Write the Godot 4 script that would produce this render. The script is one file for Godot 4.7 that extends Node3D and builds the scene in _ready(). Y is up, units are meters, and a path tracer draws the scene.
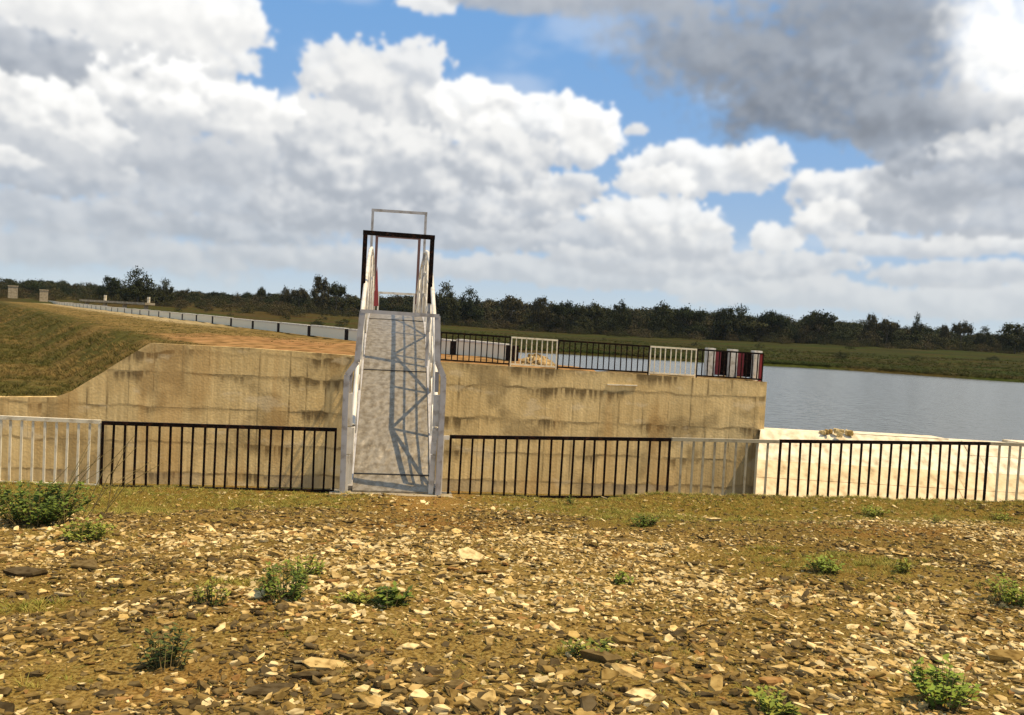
extends Node3D
# A stony river bank with railings, an arched steel footbridge over a spillway
# channel to a stained concrete wing wall, a dam crest, a lake and far woodland.

const F := 887.0                 # focal length in photo pixels
const EYE := 2.77
const ROLL := 3.07
const PITCH := -2.26
const YAW := 8.8                 # the railings, wall and bridge share one turned frame
const ORG := Vector3(-1.8, 0, -13.85)

var cam: Camera3D
var B: Basis
var M := {}
var taken := {}
var rng := RandomNumberGenerator.new()
var n_soft := FastNoiseLite.new()
var n_fine := FastNoiseLite.new()
var n_cell := FastNoiseLite.new()

# ---------------------------------------------------------------- mesh builder
class MB:
	var v := PackedVector3Array()
	var n := PackedVector3Array()
	var uv := PackedVector2Array()
	var c := PackedColorArray()
	var ix := PackedInt32Array()
	var col := Color(1, 1, 1)
	func quad(a: Vector3, b: Vector3, p: Vector3, d: Vector3, ua := Vector2(0, 0), ub := Vector2(1, 0), uc := Vector2(1, 1), ud := Vector2(0, 1)) -> void:
		var nn := (p - a).cross(b - a).normalized()
		var k := v.size()
		for q in [a, b, p, d]:
			v.append(q); n.append(nn); c.append(col)
		uv.append(ua); uv.append(ub); uv.append(uc); uv.append(ud)
		for i in [0, 1, 2, 0, 2, 3]:
			ix.append(k + i)
	func tri(a: Vector3, b: Vector3, p: Vector3) -> void:
		var nn := (p - a).cross(b - a).normalized()
		var k := v.size()
		for q in [a, b, p]:
			v.append(q); n.append(nn); c.append(col); uv.append(Vector2(q.x, q.z))
		for i in 3:
			ix.append(k + i)
	func box(t: Transform3D, s: Vector3) -> void:
		var h := s * 0.5
		var q := []
		for i in 8:
			q.append(t * Vector3(h.x if i & 1 else -h.x, h.y if i & 2 else -h.y, h.z if i & 4 else -h.z))
		for f in [[4, 6, 7, 5], [1, 3, 2, 0], [5, 7, 3, 1], [0, 2, 6, 4], [6, 2, 3, 7], [0, 4, 5, 1]]:
			quad(q[f[0]], q[f[1]], q[f[2]], q[f[3]])
	func at(p: Vector3, s: Vector3) -> void:
		box(Transform3D(Basis(), p), s)
	func bar(p0: Vector3, p1: Vector3, w: float, d: float, side := Vector3(1, 0, 0)) -> void:
		var y := (p1 - p0).normalized()
		var x := (side - y * side.dot(y)).normalized()
		var z := x.cross(y)
		box(Transform3D(Basis(x, y, z), (p0 + p1) * 0.5), Vector3(w, p0.distance_to(p1), d))
	func tube(p0: Vector3, p1: Vector3, r0: float, r1: float, sides := 8) -> void:
		var y := (p1 - p0).normalized()
		var x := y.cross(Vector3(0.31, 0.2, 0.93)).normalized()
		var z := x.cross(y)
		var k := v.size()
		for i in sides + 1:
			var a := TAU * i / sides
			var o := x * cos(a) + z * sin(a)
			for e in 2:
				v.append((p0 + o * r0) if e == 0 else (p1 + o * r1)); n.append(o); c.append(col); uv.append(Vector2(float(i) / sides, e))
		for i in sides:
			var b := k + i * 2
			for j in [0, 2, 1, 1, 2, 3]:
				ix.append(b + j)
		for e in 2:
			for i in range(1, sides - 1):
				ix.append(k + e); ix.append(k + e + 2 * i); ix.append(k + e + 2 * (i + 1))
	func mesh() -> ArrayMesh:
		for k in range(0, ix.size(), 3):          # winding follows the normals
			var g := (v[ix[k + 2]] - v[ix[k]]).cross(v[ix[k + 1]] - v[ix[k]])
			if g.dot(n[ix[k]] + n[ix[k + 1]] + n[ix[k + 2]]) < 0.0:
				var h := ix[k + 1]
				ix[k + 1] = ix[k + 2]; ix[k + 2] = h
		var a := []
		a.resize(Mesh.ARRAY_MAX)
		a[Mesh.ARRAY_VERTEX] = v; a[Mesh.ARRAY_NORMAL] = n; a[Mesh.ARRAY_TEX_UV] = uv; a[Mesh.ARRAY_COLOR] = c; a[Mesh.ARRAY_INDEX] = ix
		var m := ArrayMesh.new()
		m.add_surface_from_arrays(Mesh.PRIMITIVE_TRIANGLES, a)
		return m

# ---------------------------------------------------------------- scene helpers
func numbered(called: String) -> String:
	var k: int = taken.get(called, 0)
	taken[called] = k + 1
	return called if k == 0 else "%s_%03d" % [called, k]

func tag(o: Node, label: String, category: String, group := "") -> Node:
	o.set_meta("label", label); o.set_meta("category", category)
	if group != "":
		o.set_meta("group", group)
	return o

func part(called: String, mesh: Mesh, m: Material, parent: Node, tr := Transform3D()) -> MeshInstance3D:
	var o := MeshInstance3D.new()
	o.name = called if parent != self else numbered(called)
	o.mesh = mesh
	o.material_override = m
	o.transform = tr
	parent.add_child(o, true)
	return o

func struct(called: String, mesh: Mesh, m: Material) -> MeshInstance3D:
	var o := part(called, mesh, m, self)
	o.set_meta("kind", "structure")
	return o

func thing(called: String, label: String, category: String, tr := Transform3D(), group := "") -> Node3D:
	var o := Node3D.new()
	o.name = numbered(called)
	add_child(o)
	o.transform = tr
	tag(o, label, category, group)
	return o

func boxm(s: Vector3) -> ArrayMesh:
	var b := MB.new()
	b.at(Vector3.ZERO, s)
	return b.mesh()

func ray(px: float, py: float) -> Vector3:
	return (B * Vector3((px - 512.0) / F, (357.5 - py) / F, -1.0)).normalized()

func project(p: Vector3) -> Vector2:
	var q := B.inverse() * (p - cam.position)
	return Vector2(512.0 + F * q.x / -q.z, 357.5 - F * q.y / -q.z)

func frame() -> Transform3D:
	return Transform3D(Basis(Vector3.UP, deg_to_rad(YAW)), ORG)

# pixel -> local point of the turned frame on the vertical plane z = -t
func on_plane(px: float, py: float, t: float) -> Vector3:
	var inv := frame().affine_inverse()
	var o: Vector3 = inv * cam.position
	var d: Vector3 = inv.basis * ray(px, py)
	return o + d * ((-t - o.z) / d.z)

func on_level(px: float, py: float, y: float) -> Vector3:
	var d := ray(px, py)
	return cam.position + d * ((y - cam.position.y) / d.y)

func at_depth(px: float, py: float, depth: float) -> Vector3:
	var d := ray(px, py)
	return cam.position + d * (depth / -d.z)

func lin(r: float, g: float, b: float) -> Color:
	return Color(r, g, b).linear_to_srgb()

func flat(col: Color, rough := 0.8, metal := 0.0) -> StandardMaterial3D:
	var m := StandardMaterial3D.new()
	m.albedo_color = col
	m.roughness = rough
	m.metallic = metal
	return m

func noise_tex(freq: float, ramp: Array, seed_ := 1, size := 512, octaves := 5, cellular := false) -> NoiseTexture2D:
	var n := FastNoiseLite.new()
	n.seed = seed_
	n.frequency = freq
	n.fractal_octaves = octaves
	if cellular:
		n.noise_type = FastNoiseLite.TYPE_CELLULAR
	else:
		n.noise_type = FastNoiseLite.TYPE_SIMPLEX_SMOOTH
	var t := NoiseTexture2D.new()
	t.width = size; t.height = size
	t.seamless = true
	t.noise = n
	var g := Gradient.new()
	g.offsets = PackedFloat32Array(ramp.map(func(e): return e[0]))
	g.colors = PackedColorArray(ramp.map(func(e): return e[1]))
	t.color_ramp = g
	return t

func bump_tex(freq: float, strength: float, seed_ := 3, size := 512, octaves := 5) -> NoiseTexture2D:
	var n := FastNoiseLite.new()
	n.seed = seed_
	n.frequency = freq
	n.fractal_octaves = octaves
	var t := NoiseTexture2D.new()
	t.width = size; t.height = size
	t.seamless = true
	t.as_normal_map = true
	t.bump_strength = strength
	t.noise = n
	return t

func triplanar(m: StandardMaterial3D, scale: float, world := true) -> StandardMaterial3D:
	m.uv1_triplanar = true
	m.uv1_world_triplanar = world
	m.uv1_scale = Vector3.ONE * scale
	return m

# ================================================================ camera, sky, sun
func setup_view() -> void:
	cam = Camera3D.new()
	cam.name = "camera"
	cam.fov = rad_to_deg(2.0 * atan(357.5 / F))
	cam.near = 0.05
	cam.far = 4000.0
	add_child(cam)
	cam.position = Vector3(0, EYE, 0)
	B = Basis(Vector3.RIGHT, deg_to_rad(PITCH)) * Basis(Vector3(0, 0, 1), deg_to_rad(ROLL))
	cam.basis = B
	cam.current = true

	var env := Environment.new()
	env.background_mode = Environment.BG_SKY
	var sky := Sky.new()
	var pm := PanoramaSkyMaterial.new()
	pm.panorama = ImageTexture.create_from_image(make_sky())
	pm.energy_multiplier = 0.86
	sky.sky_material = pm
	env.sky = sky
	env.tonemap_mode = Environment.TONE_MAPPER_LINEAR
	env.tonemap_exposure = 1.2
	env.fog_enabled = true
	env.fog_density = 0.00005
	env.fog_light_color = Color(0.80, 0.85, 0.88)
	env.sdfgi_enabled = true
	env.ssao_enabled = true
	env.ssil_enabled = true
	var we := WorldEnvironment.new()
	we.name = "world_environment"
	we.environment = env
	add_child(we)

	var sun := DirectionalLight3D.new()
	sun.name = "sun"
	sun.light_energy = 1.6
	sun.light_color = Color(1.0, 0.89, 0.72)
	sun.light_angular_distance = 0.5
	sun.shadow_enabled = true
	add_child(sun)
	var az := deg_to_rad(97.0)
	var el := deg_to_rad(64.0)
	var to_sun := Vector3(cos(el) * sin(az), sin(el), -cos(el) * cos(az))
	sun.look_at_from_position(to_sun * 50.0, Vector3.ZERO, Vector3(0, 0, 1))

# Clouds and air, as directions in degrees. Each row: centre x, y, half width, half
# height (photo pixels, turned into azimuth and elevation), crown tone, base tone.
const CLOUDS := [
	# far, low, pale bands
	[80, 250, 240, 26, 0.66, 0.50], [330, 262, 200, 20, 0.68, 0.52], [600, 275, 260, 18, 0.72, 0.56], [900, 300, 230, 18, 0.74, 0.60],
	[60, 215, 170, 26, 0.68, 0.50], [230, 228, 150, 22, 0.66, 0.44], [420, 225, 150, 26, 0.72, 0.48], [560, 240, 120, 22, 0.74, 0.52],
	[760, 264, 100, 15, 0.78, 0.56], [950, 275, 80, 14, 0.78, 0.58], [500, 205, 110, 26, 0.86, 0.50], [640, 262, 110, 18, 0.76, 0.56],
	[240, 195, 130, 30, 0.76, 0.52], [360, 205, 110, 34, 0.76, 0.46], [680, 245, 60, 20, 0.86, 0.56], [985, 245, 60, 14, 0.92, 0.62],
	[560, 195, 60, 24, 0.88, 0.55], [900, 246, 70, 14, 0.82, 0.58], [1000, 215, 90, 26, 0.70, 0.50], [775, 238, 22, 16, 0.95, 0.7],
	# cumulus
	[655, 222, 66, 30, 0.98, 0.62], [710, 172, 86, 30, 1.02, 0.66], [650, 185, 40, 18, 1.0, 0.7], [765, 165, 34, 24, 1.0, 0.7],
	[875, 200, 80, 34, 0.96, 0.50], [832, 222, 40, 22, 0.95, 0.60], [920, 198, 50, 26, 0.88, 0.5],
	[380, 150, 110, 70, 0.86, 0.46], [350, 78, 54, 40, 0.92, 0.66], [395, 95, 66, 60, 0.90, 0.60], [300, 145, 90, 50, 0.86, 0.50], [415, 165, 70, 40, 0.90, 0.54],
	[475, 110, 44, 30, 1.06, 0.8], [530, 135, 84, 42, 1.06, 0.62], [590, 130, 34, 28, 1.08, 0.8], [490, 160, 70, 30, 0.9, 0.5], [636, 132, 14, 7, 0.85, 0.7],
	[80, 60, 140, 80, 0.80, 0.36], [60, 85, 100, 52, 0.56, 0.40], [180, 40, 72, 50, 0.98, 0.70], [90, 8, 110, 30, 0.98, 0.8], [226, 22, 34, 30, 1.02, 0.8],
	[180, 105, 80, 46, 1.06, 0.60], [235, 120, 64, 34, 1.05, 0.62], [120, 150, 140, 46, 0.66, 0.46], [262, 112, 40, 28, 1.04, 0.8],
	[40, 125, 64, 40, 1.04, 0.44], [10, 105, 54, 30, 1.06, 0.6], [100, 150, 40, 38, 0.98, 0.56], [112, 168, 30, 16, 1.02, 0.7], [30, 165, 90, 30, 0.70, 0.48], [200, 165, 120, 26, 0.68, 0.50], [8, 160, 26, 10, 0.95, 0.6],
	# the big grey one and the bright rim at the right
	[985, 175, 120, 44, 0.60, 0.42], [960, 130, 110, 40, 0.70, 0.36], [1010, 60, 120, 80, 1.15, 0.85], [1000, 150, 60, 26, 0.95, 0.45],
	[620, 4, 230, 20, 0.50, 0.42], [700, 40, 125, 58, 0.46, 0.32], [790, 60, 155, 70, 0.42, 0.27], [800, 105, 135, 46, 0.35, 0.22], [880, 60, 115, 74, 0.48, 0.30], [850, 20, 155, 44, 0.40, 0.30], [900, 120, 110, 34, 0.42, 0.27], [430, 4, 34, 12, 0.95, 0.8], [520, 2, 90, 16, 0.55, 0.45],
	[1010, 40, 84, 66, 1.2, 1.05],
]

func air(el: float) -> Color:
	var k := exp(-maxf(el, 0.0) / 9.0)
	var c := Color(0.13, 0.34, 0.70).lerp(Color(0.55, 0.66, 0.74), k)
	return c if el > -1.0 else Color(0.32, 0.28, 0.2)

func loose_clouds(az: float, el: float, c: Color, amount: float) -> Color:
	var s := 1.0 + 14.0 / (6.0 + maxf(el, 0.0))
	var wrap := absf(az) / 180.0
	var n := n_soft.get_noise_3d(cos(deg_to_rad(az)) * 34.0 * s, el * 1.6 * s, sin(deg_to_rad(az)) * 34.0 * s)
	n += 0.4 * n_fine.get_noise_3d(cos(deg_to_rad(az)) * 60.0, el * 2.0, sin(deg_to_rad(az)) * 60.0)
	var a := smoothstep(-0.26, 0.16, n + 0.02 * wrap) * amount
	var tone := lerpf(0.95, 0.52, smoothstep(0.1, 0.6, n))
	return c.lerp(Color(tone * 0.97, tone * 0.99, tone * 1.02), a)

func make_sky() -> Image:
	n_soft.seed = 11; n_soft.frequency = 0.03; n_soft.fractal_octaves = 5
	n_fine.seed = 5; n_fine.frequency = 0.11; n_fine.fractal_octaves = 5
	n_cell.seed = 8; n_cell.noise_type = FastNoiseLite.TYPE_CELLULAR
	n_cell.cellular_return_type = FastNoiseLite.RETURN_DISTANCE
	n_cell.frequency = 0.2; n_cell.fractal_type = FastNoiseLite.FRACTAL_FBM; n_cell.fractal_octaves = 4; n_cell.fractal_gain = 0.55
	var W := 2048
	var H := 1024
	var cw := 512
	var ch := 256
	var rough := Image.create(cw, ch, false, Image.FORMAT_RGBF)
	for j in ch:
		var el := 90.0 - (j + 0.5) * 180.0 / ch
		for i in cw:
			var az := (i + 0.5) * 360.0 / cw - 180.0
			var c := air(el)
			if el > -1.0:
				c = loose_clouds(az, el, c, 0.85)
			rough.set_pixel(i, j, c)
	rough.resize(W, H, Image.INTERPOLATE_BILINEAR)
	# the part round the view, at full resolution
	var per := 360.0 / W
	var a0 := -48.0
	var e1 := 34.0
	var x0 := int((a0 + 180.0) / per)
	var y0 := int((90.0 - e1) / per)
	var ww := int(96.0 / per)
	var hh := int(37.0 / per)
	var px := []
	px.resize(ww * hh)
	for j in hh:
		var el := 90.0 - (y0 + j + 0.5) * per
		for i in ww:
			var az := (x0 + i + 0.5) * per - 180.0
			var c := air(el)
			var edge := clampf((absf(az) - 31.0) / 10.0, 0.0, 1.0)
			edge = maxf(edge, clampf((el - 20.0) / 7.0, 0.0, 1.0))
			var thin := 0.28 * smoothstep(0.0, 0.5, n_soft.get_noise_2d(az * 2.2, el * 5.0))
			c = c.lerp(Color(0.85, 0.88, 0.92), thin * (1.0 - edge))
			if edge > 0.0:
				c = c.lerp(rough.get_pixel(x0 + i, y0 + j), edge)
			px[j * ww + i] = c
	var mean := 0.0
	for i in 400:
		mean += n_cell.get_noise_2d(i * 7.3, i * 3.1) / 400.0
	for b in CLOUDS:
		var d := ray(b[0], b[1])
		var ca := rad_to_deg(atan2(d.x, -d.z))
		var ce := rad_to_deg(asin(d.y))
		var rx: float = b[2] / 15.6
		var ry: float = b[3] / 15.6
		var warm: float = clampf(ry / 3.0, 0.35, 1.0)
		var i0 := clampi(int((ca - rx * 1.6 + 180.0) / per) - x0, 0, ww - 1)
		var i1 := clampi(int((ca + rx * 1.6 + 180.0) / per) - x0, 0, ww - 1)
		var j0 := clampi(int((90.0 - ce - ry * 1.7) / per) - y0, 0, hh - 1)
		var j1 := clampi(int((90.0 - ce + ry * 1.7) / per) - y0, 0, hh - 1)
		var soft: float = 0.11
		if b[4] < 0.55: soft = 0.8
		elif b[4] < 0.7: soft = 0.5
		elif b[4] > 1.1: soft = 0.95
		for j in range(j0, j1 + 1):
			var el := 90.0 - (y0 + j + 0.5) * per
			for i in range(i0, i1 + 1):
				var az := (x0 + i + 0.5) * per - 180.0
				var wx := n_soft.get_noise_2d(az * 5.0, el * 5.0 + 70.0) * 1.5 * warm
				var wy := n_soft.get_noise_2d(az * 5.0 + 300.0, el * 6.0) * 1.3 * warm
				var ux := (az - ca + wx) / rx
				var uy := (el - ce + wy) / ry
				var flatb := 1.0 + 0.5 * clampf(-uy, 0.0, 1.0)      # flatter underside
				var r := sqrt(ux * ux + uy * uy * flatb)
				if r > 1.75:
					continue
				var qx := az * 1.6 + wx * 0.5
				var qy := el * 2.0 + wy * 0.5
				var puff := mean - n_cell.get_noise_2d(qx, qy)
				var relief := puff - mean + n_cell.get_noise_2d(qx + 0.7, qy + 1.1)
				var fine := n_fine.get_noise_2d(az * 9.0, el * 12.0)
				var dens := 1.0 - r + puff * 0.55 + fine * 0.24
				var a := smoothstep(0.0, soft, dens) 
				if a <= 0.002:
					continue
				var up := uy * 0.75 + ux * 0.12 + puff * 0.35 + relief * 1.9 + fine * 0.25
				var k := smoothstep(-0.75, 0.75, up)
				var tone: float = lerpf(b[5], b[4], k)
				var cc := Color(tone, tone, tone) * Color(0.86, 0.96, 1.12).lerp(Color(1.0, 0.995, 0.975), smoothstep(0.25, 0.95, tone))
				var edge2 := maxf(clampf((absf(az) - 31.0) / 10.0, 0.0, 1.0), clampf((el - 20.0) / 7.0, 0.0, 1.0))
				var q: Color = px[j * ww + i]
				px[j * ww + i] = q.lerp(cc, a * 0.94 * (1.0 - edge2))
	# pale air in front of the lowest clouds
	for j in hh:
		var el := 90.0 - (y0 + j + 0.5) * per
		var k := 0.75 * exp(-maxf(el, 0.0) / 2.6)
		for i in ww:
			var q: Color = px[j * ww + i]
			rough.set_pixel(x0 + i, y0 + j, q.lerp(Color(0.60, 0.67, 0.70), k) if el > -1.0 else air(el))
	# Godot's panorama starts at the direction -z
	var out := Image.create(W, H, false, Image.FORMAT_RGBF)
	out.blit_rect(rough, Rect2i(W / 2, 0, W / 2, H), Vector2i(0, 0))
	out.blit_rect(rough, Rect2i(0, 0, W / 2, H), Vector2i(W / 2, 0))
	return out

# ================================================================ materials
func make_materials() -> void:
	M.black = flat(lin(0.05, 0.026, 0.016), 0.7)
	M.black.metallic_specular = 0.2
	M.white = flat(lin(0.72, 0.70, 0.62), 0.5)
	M.cream = flat(lin(0.78, 0.72, 0.54), 0.6)
	M.pale = flat(lin(0.40, 0.36, 0.24), 0.6)
	M.red = flat(lin(0.30, 0.03, 0.035), 0.5)
	M.brick_red = flat(lin(0.26, 0.03, 0.03), 0.5)
	M.brown_steel = flat(lin(0.13, 0.065, 0.055), 0.6)
	M.grey_paint = flat(lin(0.42, 0.42, 0.42), 0.5)
	for k in ["black", "white", "cream", "pale", "red", "grey_paint"]:
		var m: StandardMaterial3D = M[k]
		m.albedo_texture = noise_tex(0.02, [[0.0, Color(0.72, 0.68, 0.62)], [0.45, Color(0.95, 0.94, 0.92)], [1.0, Color(1, 1, 1)]], k.hash() % 100, 256)
		triplanar(m, 0.9)
	M.black.albedo_texture = noise_tex(0.03, [[0.0, Color(0.36, 0.4, 0.42)], [0.55, Color(0.42, 0.44, 0.45)], [0.72, Color(0.8, 0.7, 0.6)], [1.0, Color(1, 0.95, 0.9)]], 19, 256)
	# galvanised deck sheet, dented
	var dk := flat(lin(0.33, 0.30, 0.24), 0.42, 0.4)
	dk.albedo_texture = noise_tex(0.03, [[0.0, Color(0.62, 0.57, 0.48)], [0.42, Color(0.80, 0.78, 0.73)], [0.58, Color(0.90, 0.89, 0.86)], [1.0, Color(1, 1, 1)]], 41, 512)
	dk.normal_enabled = true
	dk.normal_texture = bump_tex(0.022, 3.5, 17, 512, 3)
	dk.normal_scale = 1.0
	M.deck = triplanar(dk, 0.42)
	# soil
	var so := flat(Color(1, 1, 1), 0.95)
	so.metallic_specular = 0.08
	so.vertex_color_use_as_albedo = true
	so.albedo_texture = noise_tex(0.045, [[0.0, Color(0.42, 0.36, 0.28)], [0.35, Color(0.7, 0.64, 0.54)], [0.55, Color(0.9, 0.85, 0.76)], [1.0, Color(1, 1, 1)]], 21, 1024, 6)
	so.normal_enabled = true
	so.normal_texture = bump_tex(0.06, 10.0, 22, 1024, 5)
	M.soil = triplanar(so, 0.55)
	# grassy earth seen from afar
	var ge := flat(Color(1, 1, 1), 0.95)
	ge.metallic_specular = 0.08
	ge.vertex_color_use_as_albedo = true
	ge.albedo_texture = noise_tex(0.02, [[0.0, Color(0.5, 0.5, 0.42)], [0.5, Color(0.85, 0.85, 0.8)], [1.0, Color(1, 1, 1)]], 31, 512, 6)
	M.earth = triplanar(ge, 0.12)
	var st := flat(Color(1, 1, 1), 0.9)
	st.metallic_specular = 0.08
	st.vertex_color_use_as_albedo = true
	st.albedo_texture = noise_tex(0.02, [[0.0, Color(0.55, 0.5, 0.42)], [0.5, Color(0.9, 0.87, 0.82)], [1.0, Color(1, 1, 1)]], 61, 256, 5)
	M.stone = triplanar(st, 2.5)
	M.blade = flat(Color(1, 1, 1), 0.8)
	M.blade.vertex_color_use_as_albedo = true
	M.blade.metallic_specular = 0.2
	M.blade.backlight_enabled = true
	M.blade.backlight = lin(0.05, 0.06, 0.01)
	M.leaf = flat(Color(1, 1, 1), 0.75)
	M.leaf.vertex_color_use_as_albedo = true
	M.leaf.metallic_specular = 0.15
	M.bark = flat(lin(0.10, 0.08, 0.06), 0.95)
	# concrete
	var cc := flat(lin(0.86, 0.81, 0.66), 0.85)
	cc.albedo_texture = noise_tex(0.012, [[0.0, Color(0.6, 0.55, 0.46)], [0.4, Color(0.86, 0.83, 0.76)], [1.0, Color(1, 1, 1)]], 71, 512, 6)
	cc.normal_enabled = true
	cc.normal_texture = bump_tex(0.05, 1.2, 72)
	M.pale_concrete = triplanar(cc, 0.35)
	var c2: StandardMaterial3D = cc.duplicate()
	c2.albedo_color = lin(0.78, 0.66, 0.44)
	M.pale_concrete_dirty = c2
	var c3: StandardMaterial3D = cc.duplicate()
	c3.albedo_color = lin(0.40, 0.36, 0.27)
	M.old_concrete = c3
	# water
	var wa := flat(lin(0.08, 0.09, 0.08), 0.2)
	wa.metallic_specular = 0.32
	wa.normal_enabled = true
	wa.normal_texture = bump_tex(0.02, 4.0, 82, 512, 4)
	wa.normal_scale = 0.5
	M.water = triplanar(wa, 0.09)

# ================================================================ land
func bank_height(s: float, t: float) -> float:       # in the turned frame, t < 0 towards the camera
	var y := 0.0
	if t < 0.0:
		y = -t * 0.105 - 0.02
		y -= 0.09 * exp(-pow((t + 1.6) / 1.0, 2.0))
	y += n_soft.get_noise_2d(s * 9.0, t * 9.0) * 0.10 + n_fine.get_noise_2d(s * 11.0, t * 11.0) * 0.035
	y += 0.17 * smoothstep(2.6, 4.6, s) * exp(-pow((t + 0.5) / 0.8, 2.0))
	if t > -0.25:
		y = lerpf(y, -0.02, smoothstep(-0.25, 0.2, t) * 0.8)
	return y

func bank_world(s: float, t: float) -> Vector3:
	return frame() * Vector3(s, bank_height(s, t), -t)

func grassy(s: float, t: float) -> float:            # 0 bare .. 1 grass
	var band := smoothstep(-3.6, -1.2, t)
	var path := exp(-pow((s - 0.6) / 0.9, 2.0)) * 0.7
	var n := n_soft.get_noise_2d(s * 6.0 + 40.0, t * 6.0 - 90.0)
	var g := band * 0.9 + smoothstep(0.16, 0.5, n) * 0.5 - path
	for q in grass_spots:
		var d: float = Vector2(s - q.x, (t - q.y) * 1.2).length() / q.z
		if d < 2.0:
			g += 0.85 * exp(-d * d * 1.6) * (0.75 + n_fine.get_noise_2d(s * 20.0, t * 20.0))
	return clampf(g, 0.0, 1.0)

var grass_spots := []

func make_bank() -> void:
	for e in [[300, 580, 0.5], [240, 582, 0.45], [380, 600, 0.5], [440, 590, 0.35], [590, 655, 0.45], [560, 655, 0.3], [770, 690, 0.35], [740, 560, 0.6], [840, 556, 0.7], [905, 566, 0.6], [1010, 592, 0.6], [90, 535, 0.8], [620, 585, 0.3], [935, 690, 0.3], [30, 680, 0.35], [15, 610, 0.35], [480, 640, 0.3], [655, 650, 0.35], [870, 600, 0.4], [770, 548, 0.5]]:
		var l: Vector3 = frame().affine_inverse() * bank_hit(e[0], e[1])
		grass_spots.append(Vector3(l.x, -l.z, e[2]))
	var b := MB.new()
	var ss := []
	var s := -34.0
	while s < 36.0:
		ss.append(s)
		s += 0.16 if absf(s) < 12.5 else 0.8
	var ts := []
	var t := -24.0
	while t < 0.34:
		ts.append(t)
		t += 0.14 if t > -15.0 else 0.8
	ts.append_array([0.7, 1.8, 3.2])
	var cols := ss.size()
	for tt in ts:
		for q in ss:
			var p: Vector3
			if tt < 0.4:
				p = bank_world(q, tt)
			else:
				p = frame() * Vector3(q, -0.45 - (tt - 0.7) * 1.3, -tt)
			var e := 0.06
			var nn: Vector3 = (bank_world(q, tt + e) - bank_world(q, tt - e)).cross(bank_world(q + e, tt) - bank_world(q - e, tt)).normalized()
			b.v.append(p); b.n.append(nn if nn.y > 0 else -nn); b.uv.append(Vector2(q, tt))
			var k := n_soft.get_noise_2d(q * 8.0 - 50.0, tt * 8.0) * 0.5 + 0.5
			var col := Color(0.18, 0.136, 0.045).lerp(Color(0.33, 0.255, 0.095), k)
			col = col.lerp(Color(0.22, 0.175, 0.042), grassy(q, tt) * 0.7)
			var path := exp(-pow((q - 0.6 - tt * 0.1) / 0.8, 2.0)) * smoothstep(-4.5, -1.0, tt)
			col = col.lerp(Color(0.38, 0.235, 0.085), path * 0.6)
			var red := smoothstep(0.22, 0.45, n_soft.get_noise_2d(q * 7.0 + 210.0, tt * 7.0 + 33.0))
			col = col.lerp(Color(0.30, 0.155, 0.055), red * 0.4)
			b.c.append(col)
	for j in ts.size() - 1:
		for i in cols - 1:
			var k := j * cols + i
			for d in [0, cols, cols + 1, 0, cols + 1, 1]:
				b.ix.append(k + d)
	struct("stony_ground", b.mesh(), M.soil)
	# bed of the channel
	var c := MB.new()
	var fr := frame()
	c.quad(fr * Vector3(-60, -3.6, -3.0), fr * Vector3(-60, -3.6, -15.3), fr * Vector3(40, -3.6, -15.3), fr * Vector3(40, -3.6, -3.0))
	struct("channel_bed", c.mesh(), M.old_concrete)

const EDGE := Vector2(-11.2, 29.2)                   # corner of the wall, start of the grass slope (X, depth)
const ALONG := Vector2(-0.523, 0.852)
const CRESTW := 11.3
const CREST_Y := 1.36

func crest_q(x: float, z: float) -> Vector2:         # (along, out to the downstream side)
	var d := Vector2(x, z) - EDGE
	return Vector2(d.dot(ALONG), -(d.x * ALONG.y - d.y * ALONG.x))

func dam_height(x: float, z: float) -> float:
	var q := crest_q(x, z)
	var p: Vector3 = frame().affine_inverse() * Vector3(x, 0, -z)
	var o := maxf(maxf(q.y, -q.y - CRESTW - 1.2), 0.0)
	var k := 0.64 if q.y > 0 else 0.7
	var y1 := CREST_Y - o * k
	var o2 := maxf(maxf(-p.z - 17.0, p.x - 12.85), 0.0)
	var y2 := CREST_Y - 0.12 - o2 * 1.0
	if q.y > 0:
		y2 = -9.0
	var y := maxf(y1, y2)
	if q.y > 0.0:
		y = maxf(y, -0.32)
	y = maxf(y, -2.6)
	if p.x < -8.0 and -p.z < 22.0:
		y = minf(y, wall_top(p.x) - 0.05 + maxf(-p.z - 15.28, 0.0) * 0.4)
	y += (0.35 if -p.z < 16.5 else 1.0) * n_soft.get_noise_2d(x * 6.0, z * 6.0) * 0.10 + n_fine.get_noise_2d(x * 5.0, z * 5.0) * 0.05
	return y

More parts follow.
